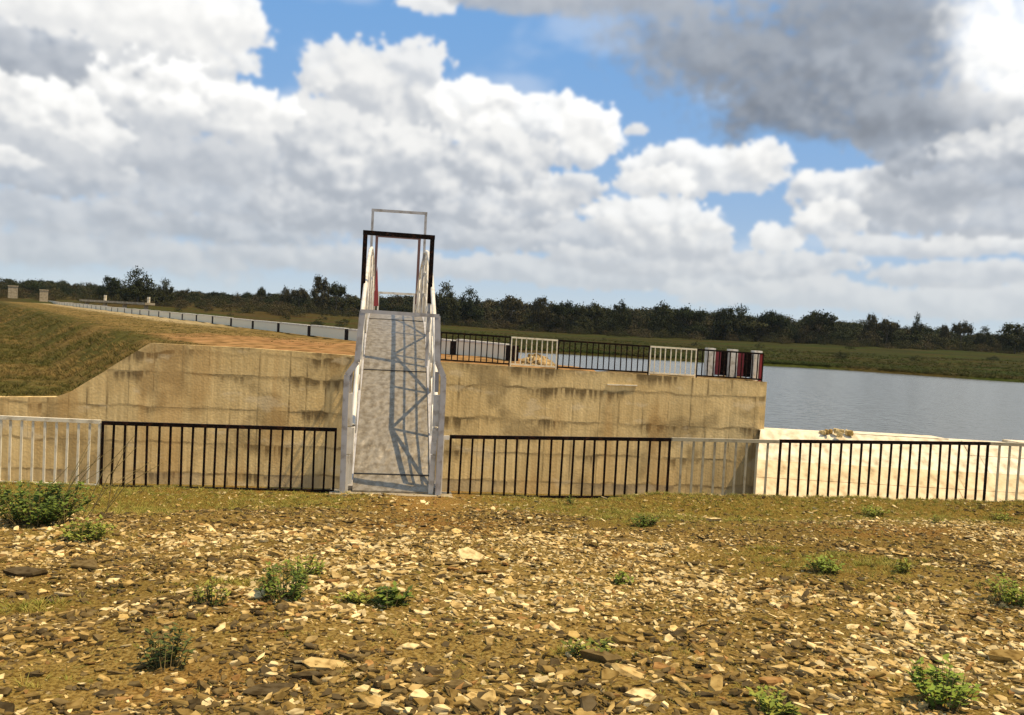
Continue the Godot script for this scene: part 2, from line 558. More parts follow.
func make_dam() -> void:
	# rows march away from the wall in the turned frame
	var b := MB.new()
	var ts := []
	var t := 15.28
	var step := 0.35
	while t < 330.0:
		ts.append(t)
		t += step
		step = minf(step * 1.025, 4.0)
	var cols := 260
	for tt in ts:
		var s0: float = -16.0 - tt * 0.62
		var s1: float = 12.9
		for i in cols:
			var s := lerpf(s0, s1, float(i) / (cols - 1))
			var p: Vector3 = frame() * Vector3(s, 0, -tt)
			p.y = dam_height(p.x, -p.z)
			if tt < 15.5:
				p.y = minf(p.y, wall_top(s) - 0.03)
			var e := 0.25
			var nx := dam_height(p.x - e, -p.z) - dam_height(p.x + e, -p.z)
			var nz := dam_height(p.x, -p.z + e) - dam_height(p.x, -p.z - e)
			b.v.append(p); b.n.append(Vector3(nx, 2 * e, nz).normalized()); b.uv.append(Vector2(p.x, p.z))
			var q := crest_q(p.x, -p.z)
			var k := n_soft.get_noise_2d(p.x * 5.0, p.z * 5.0) * 0.5 + 0.5
			var green := Color(0.095, 0.088, 0.026).lerp(Color(0.20, 0.135, 0.05), smoothstep(0.4, 0.75, k))
			var red := Color(0.31, 0.16, 0.070).lerp(Color(0.38, 0.235, 0.105), k)
			var road := Color(0.42, 0.33, 0.19)
			var on := smoothstep(-0.6, -2.0, q.y + (k - 0.5) * 1.6)
			var dry := Color(0.16, 0.125, 0.042).lerp(Color(0.26, 0.17, 0.065), k)
			var crest := red.lerp(dry, smoothstep(9.0, 17.0, q.x + (k - 0.5) * 10.0))
			crest = crest.lerp(road, smoothstep(26.0, 46.0, q.x) * smoothstep(-CRESTW + 5.0, -CRESTW + 2.5, q.y + (k - 0.5) * 2.0))
			var col := green.lerp(crest, on)
			if q.y < -CRESTW - 1.3:
				col = Color(0.20, 0.14, 0.07)
			b.c.append(col)
	for j in ts.size() - 1:
		for i in cols - 1:
			var k := j * cols + i
			for d in [0, cols, cols + 1, 0, cols + 1, 1]:
				b.ix.append(k + d)
	struct("dam_embankment", b.mesh(), M.earth)

func shore(x: float) -> float:
	return 104.0 - x * 0.16 + 4.0 * sin(x * 0.06) + 1.5 * sin(x * 0.21)

func field_height(x: float, z: float) -> float:
	var zs := shore(x)
	var far := 1.2
	if x > -95.0:
		far = lerpf(1.2, -2.5, smoothstep(-95.0, 20.0, x))
	if x > 20.0:
		far = lerpf(-2.5, -0.9, smoothstep(20.0, 170.0, x))
	far += EYE
	var k := clampf((z - zs) / 210.0, 0.0, 1.0)
	var y := lerpf(-0.35, far, k)
	if z < zs + 1.0:
		y = lerpf(-0.35, -2.2, smoothstep(1.0, -6.0, z - zs))
	if z > 330.0:
		y = far
	var q := crest_q(x, z)
	if q.y > 2.0:
		y = lerpf(-0.5, far, smoothstep(60.0, 300.0, z)) - 0.4 * smoothstep(80.0, 30.0, z)
	y += n_soft.get_noise_2d(x * 0.8, z * 0.8) * 0.5 * smoothstep(zs + 2.0, zs + 60.0, z)
	return y

func make_field() -> void:
	var b := MB.new()
	var zs := []
	var z := 34.0
	while z < 2400.0:
		zs.append(z)
		z *= 1.012
	var cols := 220
	for zz in zs:
		for i in cols:
			var a := lerpf(-1.3, 1.3, float(i) / (cols - 1))
			var x: float = a * zz
			var y := field_height(x, zz)
			b.v.append(Vector3(x, y, -zz))
			var e: float = 0.5 + zz * 0.005
			b.n.append(Vector3(field_height(x - e, zz) - field_height(x + e, zz), 2 * e, field_height(x, zz + e) - field_height(x, zz - e)).normalized())
			b.uv.append(Vector2(x, zz))
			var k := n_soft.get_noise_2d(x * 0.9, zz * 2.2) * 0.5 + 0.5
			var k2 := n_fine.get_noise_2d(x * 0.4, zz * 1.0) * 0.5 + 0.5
			var col := Color(0.036, 0.042, 0.012).lerp(Color(0.070, 0.054, 0.019), smoothstep(0.4, 0.7, k * 0.6 + k2 * 0.4))  # field tones kept low: cloud shade over the far land is in the colour
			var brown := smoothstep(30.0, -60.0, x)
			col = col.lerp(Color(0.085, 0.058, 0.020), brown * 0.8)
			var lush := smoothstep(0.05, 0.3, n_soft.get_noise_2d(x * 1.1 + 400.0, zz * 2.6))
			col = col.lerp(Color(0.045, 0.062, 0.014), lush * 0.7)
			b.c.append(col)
	for j in zs.size() - 1:
		for i in cols - 1:
			var k := j * cols + i
			for d in [0, cols, cols + 1, 0, cols + 1, 1]:
				b.ix.append(k + d)
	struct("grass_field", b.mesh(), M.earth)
	var w := MB.new()
	w.quad(Vector3(-70, -0.66, -31.4), Vector3(-70, -0.66, -150), Vector3(260, -0.66, -150), Vector3(260, -0.66, -31.4))
	struct("lake_water", w.mesh(), M.water)

# ================================================================ wall, weir, crest parapet
const WALL_T := 15.0
var top_pts := []
var joints := []                                  # u of the cast joints, u = s + 15.5

func wall_top(s: float) -> float:
	for i in top_pts.size() - 1:
		if s <= top_pts[i + 1].x:
			var k := inverse_lerp(top_pts[i].x, top_pts[i + 1].x, s)
			return lerpf(top_pts[i].y, top_pts[i + 1].y, k)
	return top_pts[-1].y

func stain_image() -> Image:
	var w := 1868
	var h := 340
	var im := Image.create(w, h, false, Image.FORMAT_RGB8)
	# 64 px a metre; u = s + 15.5, v measured down from y = 1.6
	var rows := [0.95, 2.05, 3.15, 4.1]
	var near_joint := PackedFloat32Array()
	var column := PackedInt32Array()
	for i in w:
		var best := 9.0
		var ci := 0
		for k in joints.size():
			best = minf(best, absf(joints[k] - i / 64.0))
			if joints[k] < i / 64.0:
				ci = k
		near_joint.append(best)
		column.append(ci)
	for j in h:
		var vy := j / 64.0
		for i in w:
			var u := i / 64.0
			var warp := n_soft.get_noise_2d(u * 22.0, vy * 22.0) * 0.22
			var base := 0.5 + 0.5 * n_soft.get_noise_2d(u * 14.0, vy * 20.0 + 500.0)
			var grain := n_fine.get_noise_2d(u * 60.0, vy * 60.0)
			var c := Color(0.57, 0.41, 0.175).lerp(Color(0.73, 0.57, 0.28), clampf(base + grain * 0.3, 0, 1))
			# shutter boards of slightly different cure
			var board := float(column[i])
			var bt := sin(board * 12.9898) * 43758.5453
			bt -= floorf(bt)
			var row := 0
			for r in rows:
				if vy > r:
					row += 1
			var bt2 := sin(board * 4.1 + row * 78.233) * 9631.77
			bt2 -= floorf(bt2)
			c = c * (0.92 + 0.14 * bt2)
			# run-down streaks below each lift joint and the coping
			var streak := n_fine.get_noise_2d(u * 42.0, vy * 1.6 + 200.0) * 0.5 + 0.5
			c = c * (0.74 + 0.46 * streak) * (0.93 + 0.14 * (n_fine.get_noise_2d(u * 110.0, vy * 5.0) + 0.5))
			var dark := 0.0
			for r in [0.02, 0.28, 0.95, 2.05, 3.15, 4.1]:
				var dd: float = vy - r + warp * 0.6
				if dd > -0.03 and dd < 0.75:
					var patch := smoothstep(-0.05, 0.35, n_soft.get_noise_2d(u * 9.0 + r * 100.0, r * 40.0))
					var len_ := 0.14 + 0.8 * streak * patch
					dark = maxf(dark, smoothstep(len_, 0.0, dd) * smoothstep(-0.03, 0.02, dd) * (0.35 + 0.65 * patch) * smoothstep(0.2, 0.6, streak))
				if absf(dd) < 0.035:
					dark = maxf(dark, (0.55 if r > 0.3 else 0.2) * (0.4 + 0.9 * n_soft.get_noise_2d(u * 20.0, r * 77.0) + 0.3))
			# stained board joints
			var fx := near_joint[i]
			dark = maxf(dark, smoothstep(0.05, 0.0, absf(fx + warp * 0.15)) * clampf(0.15 + n_soft.get_noise_2d(u * 8.0, vy * 16.0) * 1.3, 0.0, 0.7))
			# blotches
			var bl := smoothstep(0.08, 0.42, n_soft.get_noise_2d(u * 13.0 + 900.0, vy * 13.0 + 90.0))
			dark = maxf(dark, bl * 0.42)
			c = c.lerp(Color(0.13, 0.092, 0.042), clampf(dark * 1.1, 0.0, 0.9))
			var rust := smoothstep(0.1, 0.45, n_soft.get_noise_2d(u * 16.0 - 300.0, vy * 3.0))
			c = c.lerp(Color(0.46, 0.26, 0.08), rust * 0.35)
			# mineral bloom
			var wh := smoothstep(0.3, 0.5, n_soft.get_noise_2d(u * 12.0 + 70.0, vy * 26.0 - 40.0))
			c = c.lerp(Color(0.68, 0.56, 0.34), wh * 0.5)
			# old water line low on the wall
			if vy > 4.1:
				c = c.lerp(Color(0.30, 0.25, 0.17), 0.45 * smoothstep(0.2, 0.8, 0.6 + n_soft.get_noise_2d(u * 10.0, 55.0)))
			im.set_pixel(i, j, c.linear_to_srgb())
	return im

func make_wall() -> void:
	# outline of the top, from the photograph, on the plane of the wall
	for p in [[-420, 397], [0, 397], [55, 397], [70, 392], [150, 343], [250, 348], [345, 355], [440, 362], [600, 372], [767, 382]]:
		var q := on_plane(p[0], p[1], WALL_T)
		top_pts.append(Vector2(q.x, q.y))
	var jr := RandomNumberGenerator.new()
	jr.seed = 12
	var ju := 0.55
	while ju < 29.6:
		joints.append(ju)
		ju += jr.randf_range(0.52, 0.98)
	var m := flat(Color(1, 1, 1), 0.9)
	m.metallic_specular = 0.15
	m.albedo_texture = ImageTexture.create_from_image(stain_image())
	m.normal_enabled = true
	var hn := FastNoiseLite.new()
	hn.seed = 91; hn.frequency = 0.16; hn.fractal_octaves = 5
	var him := hn.get_image(1868, 340)
	him.bump_map_to_normal_map(0.4)
	m.normal_texture = ImageTexture.create_from_image(him)
	M.wall = m
	var wall := thing("concrete_wall", "long stained ochre concrete retaining wall across the channel", "wall", frame())
	var s_end: float = top_pts[-1].x
	var s_beg: float = top_pts[0].x
	# body: a slab behind the cast panels, its front set 12 mm back
	var b := MB.new()
	var bot := -3.62
	for i in top_pts.size() - 1:
		var a: Vector2 = top_pts[i]
		var c: Vector2 = top_pts[i + 1]
		var x1 := c.x - (0.012 if i == top_pts.size() - 2 else 0.0)
		for zz in [[-WALL_T - 0.012, 1], [-WALL_T - 0.45, -1]]:
			var z: float = zz[0]
			var ua := Vector2((a.x + 15.5) / 29.2, (1.6 - bot) / 5.31)
			b.quad(Vector3(a.x, bot, z), Vector3(a.x, a.y - 0.012, z), Vector3(x1, c.y - 0.012, z), Vector3(x1, bot, z), ua, ua, ua, ua)
		var u0 := Vector2((a.x + 15.5) / 29.2, 0.02)
		var u1 := Vector2((c.x + 15.5) / 29.2, 0.04)
		b.quad(Vector3(a.x, a.y - 0.012, -WALL_T - 0.012), Vector3(a.x, a.y - 0.012, -WALL_T - 0.45), Vector3(x1, c.y - 0.012, -WALL_T - 0.45), Vector3(x1, c.y - 0.012, -WALL_T - 0.012), u0, u0, u1, u1)
	# return wall along the lake side
	b.at(Vector3(s_end - 0.23, (top_pts[-1].y - 0.012 + bot) * 0.5, -WALL_T - 1.4), Vector3(0.44, top_pts[-1].y - 0.012 - bot, 1.9))
	part("core", b.mesh(), M.wall, wall)
	# cast panels, each with its own edges
	var rows := [1.6, 0.65, -0.45, -1.55, -2.5, bot]
	var rr := RandomNumberGenerator.new()
	rr.seed = 4
	var gap := 0.002
	for r in 5:
		for i in joints.size() - 1:
			var s0: float = joints[i] - 15.5
			var pw: float = joints[i + 1] - joints[i]
			if s0 >= s_end - 0.05:
				break
			var xa := s0 + gap
			var xb := minf(s0 + pw - gap, s_end)
			if s0 + pw > s_end - 0.12:
				xb = s_end
			var ya: float = rows[r] - (gap if r > 0 else 0.0)
			var yb: float = rows[r + 1] + gap
			# points along the top edge, clipped by the wall's outline
			var xs := [xa]
			for tp in top_pts:
				if tp.x > xa + 0.01 and tp.x < xb - 0.01:
					xs.append(tp.x)
			xs.append(xb)
			var p := MB.new()
			var z := -WALL_T + rr.randf_range(-0.003, 0.004)
			var any := false
			for k in xs.size() - 1:
				var x0: float = xs[k]
				var x1: float = xs[k + 1]
				var h0 := minf(ya, wall_top(x0))
				var h1 := minf(ya, wall_top(x1))
				if maxf(h0, h1) < yb + 0.02:
					continue
				h0 = maxf(h0, yb + 0.002); h1 = maxf(h1, yb + 0.002)
				any = true
				var uvs := []
				for q in [Vector2(x0, yb), Vector2(x0, h0), Vector2(x1, h1), Vector2(x1, yb)]:
					uvs.append(Vector2((q.x + 15.5) / 29.2, (1.6 - q.y) / 5.31))
				p.quad(Vector3(x0, yb, z), Vector3(x0, h0, z), Vector3(x1, h1, z), Vector3(x1, yb, z), uvs[0], uvs[1], uvs[2], uvs[3])
				var zb := -WALL_T - 0.014
				p.quad(Vector3(x0, h0, z), Vector3(x0, h0, zb), Vector3(x1, h1, zb), Vector3(x1, h1, z), uvs[1], uvs[1], uvs[2], uvs[2])
				p.quad(Vector3(x0, yb, zb), Vector3(x0, yb, z), Vector3(x1, yb, z), Vector3(x1, yb, zb), uvs[0], uvs[0], uvs[3], uvs[3])
				if k == 0:
					p.quad(Vector3(x0, yb, zb), Vector3(x0, h0, zb), Vector3(x0, h0, z), Vector3(x0, yb, z), uvs[0], uvs[1], uvs[1], uvs[0])
				if k == xs.size() - 2:
					p.quad(Vector3(x1, yb, z), Vector3(x1, h1, z), Vector3(x1, h1, zb), Vector3(x1, yb, zb), uvs[3], uvs[2], uvs[2], uvs[3])
			if any:
				part("panel", p.mesh(), M.wall, wall)
	# a thin plank edge left on the face
	var k := MB.new()
	var q0 := on_plane(607, 384.5, WALL_T)
	var q1 := on_plane(637, 385.5, WALL_T)
	k.bar(Vector3(q0.x, q0.y, -WALL_T + 0.02), Vector3(q1.x, q1.y, -WALL_T + 0.02), 0.04, 0.04, Vector3(0, 1, 0))
	part("batten", k.mesh(), M.cream, wall)

func make_weir() -> void:
	var a := Vector3(8.25, 0, -30.45)
	var dir := Vector3(1.0, 0, 0.045).normalized()
	var tr := Transform3D(Basis(dir, Vector3.UP, dir.cross(Vector3.UP)), a)
	var w := thing("spillway_weir", "bright cream concrete spillway weir between wall and lake", "weir", tr)
	# local x along the crest, z towards the camera
	var prof := [Vector2(-1.4, -0.50), Vector2(0.0, -0.44), Vector2(0.7, -0.86), Vector2(1.45, -1.32), Vector2(2.2, -1.78), Vector2(3.0, -2.25), Vector2(4.1, -2.95), Vector2(5.1, -3.60)]
	var core := MB.new()
	for i in prof.size() - 1:
		core.quad(Vector3(0.45 - maxf(prof[i + 1].x, 0.0) * 0.27, prof[i + 1].y - 0.05, prof[i + 1].x), Vector3(0.45 - maxf(prof[i].x, 0.0) * 0.27, prof[i].y - 0.05, prof[i].x), Vector3(46, prof[i].y - 0.05, prof[i].x), Vector3(46, prof[i + 1].y - 0.05, prof[i + 1].x))
	core.quad(Vector3(0.45, -3.6, -1.4), Vector3(46, -3.6, -1.4), Vector3(46, -0.55, -1.4), Vector3(0.45, -0.55, -1.4))
	part("core", core.mesh(), M.old_concrete, w)
	var rr := RandomNumberGenerator.new()
	rr.seed = 9
	for i in prof.size() - 1:
		var first := true
		var xs0: float = 0.42 - maxf(prof[i].x, 0.0) * 0.27
		var xs1: float = 0.42 - maxf(prof[i + 1].x, 0.0) * 0.27
		var x: float = xs0
		while x < 45.5:
			var len_ := (2.2 if i == 0 else 7.5) + rr.randf_range(-1.2, 1.2)
			var x1 := minf(x + len_, 46.0)
			var p0: Vector2 = prof[i]
			var p1: Vector2 = prof[i + 1]
			var lift := (rr.randf_range(-0.055, 0.06) if i == 0 else rr.randf_range(-0.012, 0.012)) + 0.03
			var d := (p1 - p0).normalized() * 0.008
			p0 += d; p1 -= d
			var m := MB.new()
			var n2 := Vector2(-(p1 - p0).y, (p1 - p0).x).normalized()      # out of the slope
			if n2.y < 0:
				n2 = -n2
			var f := [Vector3(x + 0.008, p1.y, p1.x), Vector3(x + 0.008, p0.y, p0.x), Vector3(x1 - 0.008, p0.y, p0.x), Vector3(x1 - 0.008, p1.y, p1.x)]
			if first:
				f[0].x = xs1
				first = false
			var up := Vector3(0, n2.y, n2.x)
			var t_ := []
			var g_ := []
			for q in f:
				t_.append(q + up * lift)
				g_.append(q - up * 0.055)
			m.quad(t_[0], t_[1], t_[2], t_[3])
			for e in 4:
				m.quad(g_[e], t_[e], t_[(e + 1) % 4], g_[(e + 1) % 4])
			part("slab", m.mesh(), M.pale_concrete if i < 3 else M.pale_concrete_dirty, w)
			x = x1

func make_parapet() -> void:
	var side := Vector3(ALONG.x, 0, -ALONG.y)
	var out := Vector3(ALONG.y, 0, ALONG.x)            # towards the lake
	var start := Vector3(EDGE.x, 0, -EDGE.y) + out * CRESTW
	var tr := Transform3D(Basis(side, Vector3.UP, side.cross(Vector3.UP)), start)
	var w := thing("crest_parapet", "long low black and white kerb wall along the dam crest", "parapet", tr)
	var seg := boxm(Vector3(5.5, 0.54, 0.22))
	var cap := boxm(Vector3(5.5, 0.07, 0.27))
	var post := boxm(Vector3(0.52, 0.60, 0.24))
	var rr := RandomNumberGenerator.new()
	rr.seed = 77
	var n := 0
	for i in range(-1, 56):
		var x := 1.45 + i * 6.04 if i >= 0 else -3.0
		var span := 6.04 if i >= 0 else 4.45
		var kx := (span - 0.54) / 5.5
		var p := tr * Vector3(x, 0, 0)
		if (frame().affine_inverse() * p).z > -15.6:
			continue
		var y := CREST_Y + n_soft.get_noise_2d(p.x * 6.0, -p.z * 6.0) * 0.10 + rr.randf_range(-0.02, 0.02)
		part("panel", seg, M.pale_wash, w, Transform3D(Basis(Vector3(0, 0, 1), rr.randf_range(-0.004, 0.004)).scaled_local(Vector3(kx, 1, 1)), Vector3(x + span * 0.5, y + 0.27, 0)))
		part("capping", cap, M.white, w, Transform3D(Basis(Vector3(0, 0, 1), rr.randf_range(-0.004, 0.004)).scaled_local(Vector3(kx, 1, 1)), Vector3(x + span * 0.5, y + 0.58, 0)))
		part("post", post, M.black, w, Transform3D(Basis(), Vector3(x, y + 0.27, 0)))
		n += 1
	# pale blocks and a low concrete structure standing beyond the crest
	for e in [[13.0, 287.0, 190.0, 1.8, 1.3], [44.0, 291.0, 200.0, 1.7, 1.2]]:
		var p := at_depth(e[0], e[1], e[2])
		var g := p.y - 2.4
		var t := thing("gatepost", "pale square concrete pier standing beyond crest parapet", "pier", Transform3D(Basis(Vector3.UP, 0.5), Vector3(p.x, g, p.z)), "pale piers beyond the parapet")
		part("shaft", boxm(Vector3(e[3], 2.5, e[4])), M.old_concrete, t, Transform3D(Basis(), Vector3(0, 1.25, 0)))
		part("cap", boxm(Vector3(e[3] + 0.2, 0.22, e[4] + 0.2)), M.old_concrete, t, Transform3D(Basis(), Vector3(0, 2.611, 0)))
	var pa := at_depth(84, 299.5, 160.0)
	var pb := at_depth(150, 305, 140.0)
	pa.y = (pa.y + pb.y) * 0.5; pb.y = pa.y
	var cu := thing("intake_platform", "low pale concrete intake platform with piers behind crest parapet", "platform")
	var mb := MB.new()
	mb.bar(pa, pb, 0.35, 1.6, Vector3.UP)
	part("slab", mb.mesh(), M.old_concrete, cu)
	for k in 4:
		var p := pa.lerp(pb, 0.05 + k * 0.3)
		var m2 := MB.new()
		m2.bar(Vector3(p.x, -2.4, p.z), Vector3(p.x, p.y - 0.18, p.z), 0.5, 0.5)
		part("pier", m2.mesh(), M.old_concrete, cu)
	for k in 2:
		var p := pa.lerp(pb, 0.35 + k * 0.63)
		var m3 := MB.new()
		m3.bar(Vector3(p.x, p.y + 0.17, p.z), Vector3(p.x, p.y + 1.1, p.z), 0.35, 0.35)
		part("post", m3.mesh(), M.pale_concrete, cu)

# ================================================================ railings
# one welded panel between two local points (feet of its end bars)
func railing(a: Vector3, b: Vector3, h: float, bars: int, m: Material, label: String, group: String, rr: RandomNumberGenerator, bar_w := 0.035, end_post := true, low := 0.03, sink := 0.12) -> Node3D:
	var d := b - a
	var len_ := Vector2(d.x, d.z).length()
	var tr := frame() * Transform3D(Basis(), a)
	var r := thing("railing_panel", label, "railing", tr, group)
	var tw := 0.055
	var rail := MB.new()
	rail.bar(Vector3(0, h - tw * 0.5, 0), Vector3(d.x, d.y + h - tw * 0.5, d.z), tw, 0.05, Vector3.UP)
	part("top_rail", rail.mesh(), m, r)
	var lo := MB.new()
	lo.bar(Vector3(0, low, 0), Vector3(d.x, d.y + low, d.z), 0.05, 0.04, Vector3.UP)
	part("bottom_rail", lo.mesh(), m, r)
	var y0 := low + 0.026
	var y1 := h - tw - 0.001
	var bm := boxm(Vector3(bar_w, y1 - y0 - 0.002, bar_w * 0.8))
	for i in range(1, bars):
		var k := (i + rr.randf_range(-0.05, 0.05)) / float(bars)
		var p := d * k
		p.y += (y0 + y1) * 0.5
		part("bar", bm, m, r, Transform3D(Basis(Vector3(0, 0, 1), rr.randf_range(-0.011, 0.011)) , p))
	if end_post:
		for e in [0.0, 1.0]:
			var pm := MB.new()
			var f: Vector3 = d * e
			f.x += bar_w * 0.5 if e == 0.0 else -bar_w * 0.5
			pm.bar(Vector3(f.x, f.y - sink, f.z), Vector3(f.x, f.y + low - 0.027, f.z), bar_w, 0.036)
			pm.bar(Vector3(f.x, f.y + low + 0.027, f.z), Vector3(f.x, f.y + h - tw - 0.001, f.z), bar_w * 1.1, 0.034)
			part("post", pm.mesh(), m, r)
	return r

func make_railings() -> void:
	var rr := RandomNumberGenerator.new()
	rr.seed = 15
	# top edge of each near panel in the photograph: x0, y0, x1, y1, bars, material, label
	var near := [
		[-236, 404, -3, 415, 21, "black", "black railing panel ending beside the leafy bush"],
		[0, 415.5, 101, 420, 9, "cream", "cream painted railing panel behind the large leafy bush"],
		[102, 421, 337, 428, 21, "black", "black railing panel between cream panel and footbridge"],
		[450, 435, 671, 438, 20, "black", "black railing panel starting just past footbridge gate"],
		[672, 437.5, 779, 440, 10, "pale", "pale beige railing panel in front of the wall's end"],
		[780, 439.5, 989, 442, 21, "black", "black railing panel in front of the bright weir"],
		[990, 442, 1090, 446, 10, "pale", "pale railing panel beyond black one before the weir"],
	]
	for e in near:
		var a := on_plane(e[0], e[1], 0.0)
		var b := on_plane(e[2], e[3], 0.0)
		var h := 1.02
		railing(Vector3(a.x, a.y - h, 0), Vector3(b.x, b.y - h, 0), h, e[4], M[e[5]], e[6], "railings along the near bank", rr, 0.031, e[5] != "pale", -0.05 if e[0] > 660 else 0.03)
	var a2 := on_plane(441, 435.5, 0.0)
	var b2 := on_plane(449.5, 435.5, 0.0)
	var stub := thing("rail_stub", "short white rail stub joining footbridge gate and black railing", "railing", frame())
	var sm := MB.new()
	sm.bar(Vector3(a2.x, a2.y - 0.03, 0), Vector3(b2.x - 0.002, a2.y - 0.03, 0), 0.06, 0.05, Vector3.UP)
	part("bar", sm.mesh(), M.white, stub)
	var sp := MB.new()
	sp.bar(Vector3(a2.x + 0.03, -0.25, 0), Vector3(a2.x + 0.03, a2.y - 0.061, 0), 0.05, 0.05)
	part("post", sp.mesh(), M.white, stub)
	var far := [
		[441, 330.5, 511, 335.5, 12, "black", "dark railing panel on far wall nearest the footbridge"],
		[511.5, 335, 558, 338.5, 9, "cream", "cream railing panel on far wall before a sandy heap"],
		[558.5, 338.5, 650, 344.5, 16, "black", "dark railing panel on far wall between two cream panels"],
		[650.5, 344.5, 697, 348, 9, "cream", "cream railing panel on far wall nearest the red boards"],
		[697.5, 348, 764, 352, 12, "black", "dark railing panel in front of red and white boards"],
	]
	for e in far:
		var t := WALL_T + 0.2
		var a := on_plane(e[0], e[1], t)
		var b := on_plane(e[2], e[3], t)
		a.y = wall_top(a.x) - 0.012; b.y = wall_top(b.x) - 0.012
		railing(a, b, 1.0, e[4], M[e[5]], e[6], "railings on top of the far wall", rr, 0.034, true, 0.08, 0.0)

# ================================================================ footbridge
const DECK := [[-0.05, 0.03], [1.3, 0.70], [2.6, 1.38], [4.1, 2.03], [5.6, 2.52], [7.0, 2.76], [8.2, 2.80], [9.5, 2.68], [11.0, 2.40], [13.0, 1.92], [15.1, 1.45]]

func deck_y(t: float) -> float:
	for i in DECK.size() - 1:
		if t <= DECK[i + 1][0]:
			var p0: Array = DECK[maxi(i - 1, 0)]
			var p3: Array = DECK[mini(i + 2, DECK.size() - 1)]
			var k := inverse_lerp(DECK[i][0], DECK[i + 1][0], t)
			return cubic_interpolate(DECK[i][1], DECK[i + 1][1], p0[1], p3[1], k)
	return DECK[-1][1]

func chain(pts: Array, w: float, d: float, side: Vector3) -> ArrayMesh:
	var b := MB.new()
	for i in pts.size() - 1:
		b.bar(pts[i], pts[i + 1], w, d, side)
	return b.mesh()

func bridge_frame() -> Transform3D:               # the bridge stands a hair off square
	return Transform3D(Basis(Vector3.UP, -0.0131), Vector3(0.02, 0, 0))

func on_bridge(px: float, py: float, t: float) -> Vector3:
	return bridge_frame().affine_inverse() * on_plane(px, py, t)

func portal(called: String, br: Node3D, c: Array, t: float, w: float, m: Material) -> void:
	var p := Node3D.new()
	p.name = called
	br.add_child(p, true)
	var a := on_bridge(c[0], c[1], t)
	var b := on_bridge(c[2], c[3], t)
	var fa := Vector3(a.x, deck_y(t) - 0.15, -t)
	var fb := Vector3(b.x, deck_y(t) - 0.15, -t)
	var mid := Vector3(0, deck_y(t) + 1.25, 0)
	for q in [[fa, a], [fb, b]]:
		var h0 := Vector3(q[0].x, mid.y, -t)
		part("post", chain([h0, q[1] - Vector3(0, w * 0.5, 0)], w, w, Vector3(1, 0, 0)), m, p)
		part("lower_post", chain([q[0], h0 - Vector3(0, 0.002, 0)], w * 0.6, w * 0.6, Vector3(1, 0, 0)), M.grey_paint, p)
	part("crossbar", chain([a + Vector3(-w * 0.55, 0, 0), b + Vector3(w * 0.55, 0, 0)], w, w * 1.04, Vector3.UP), m, p)

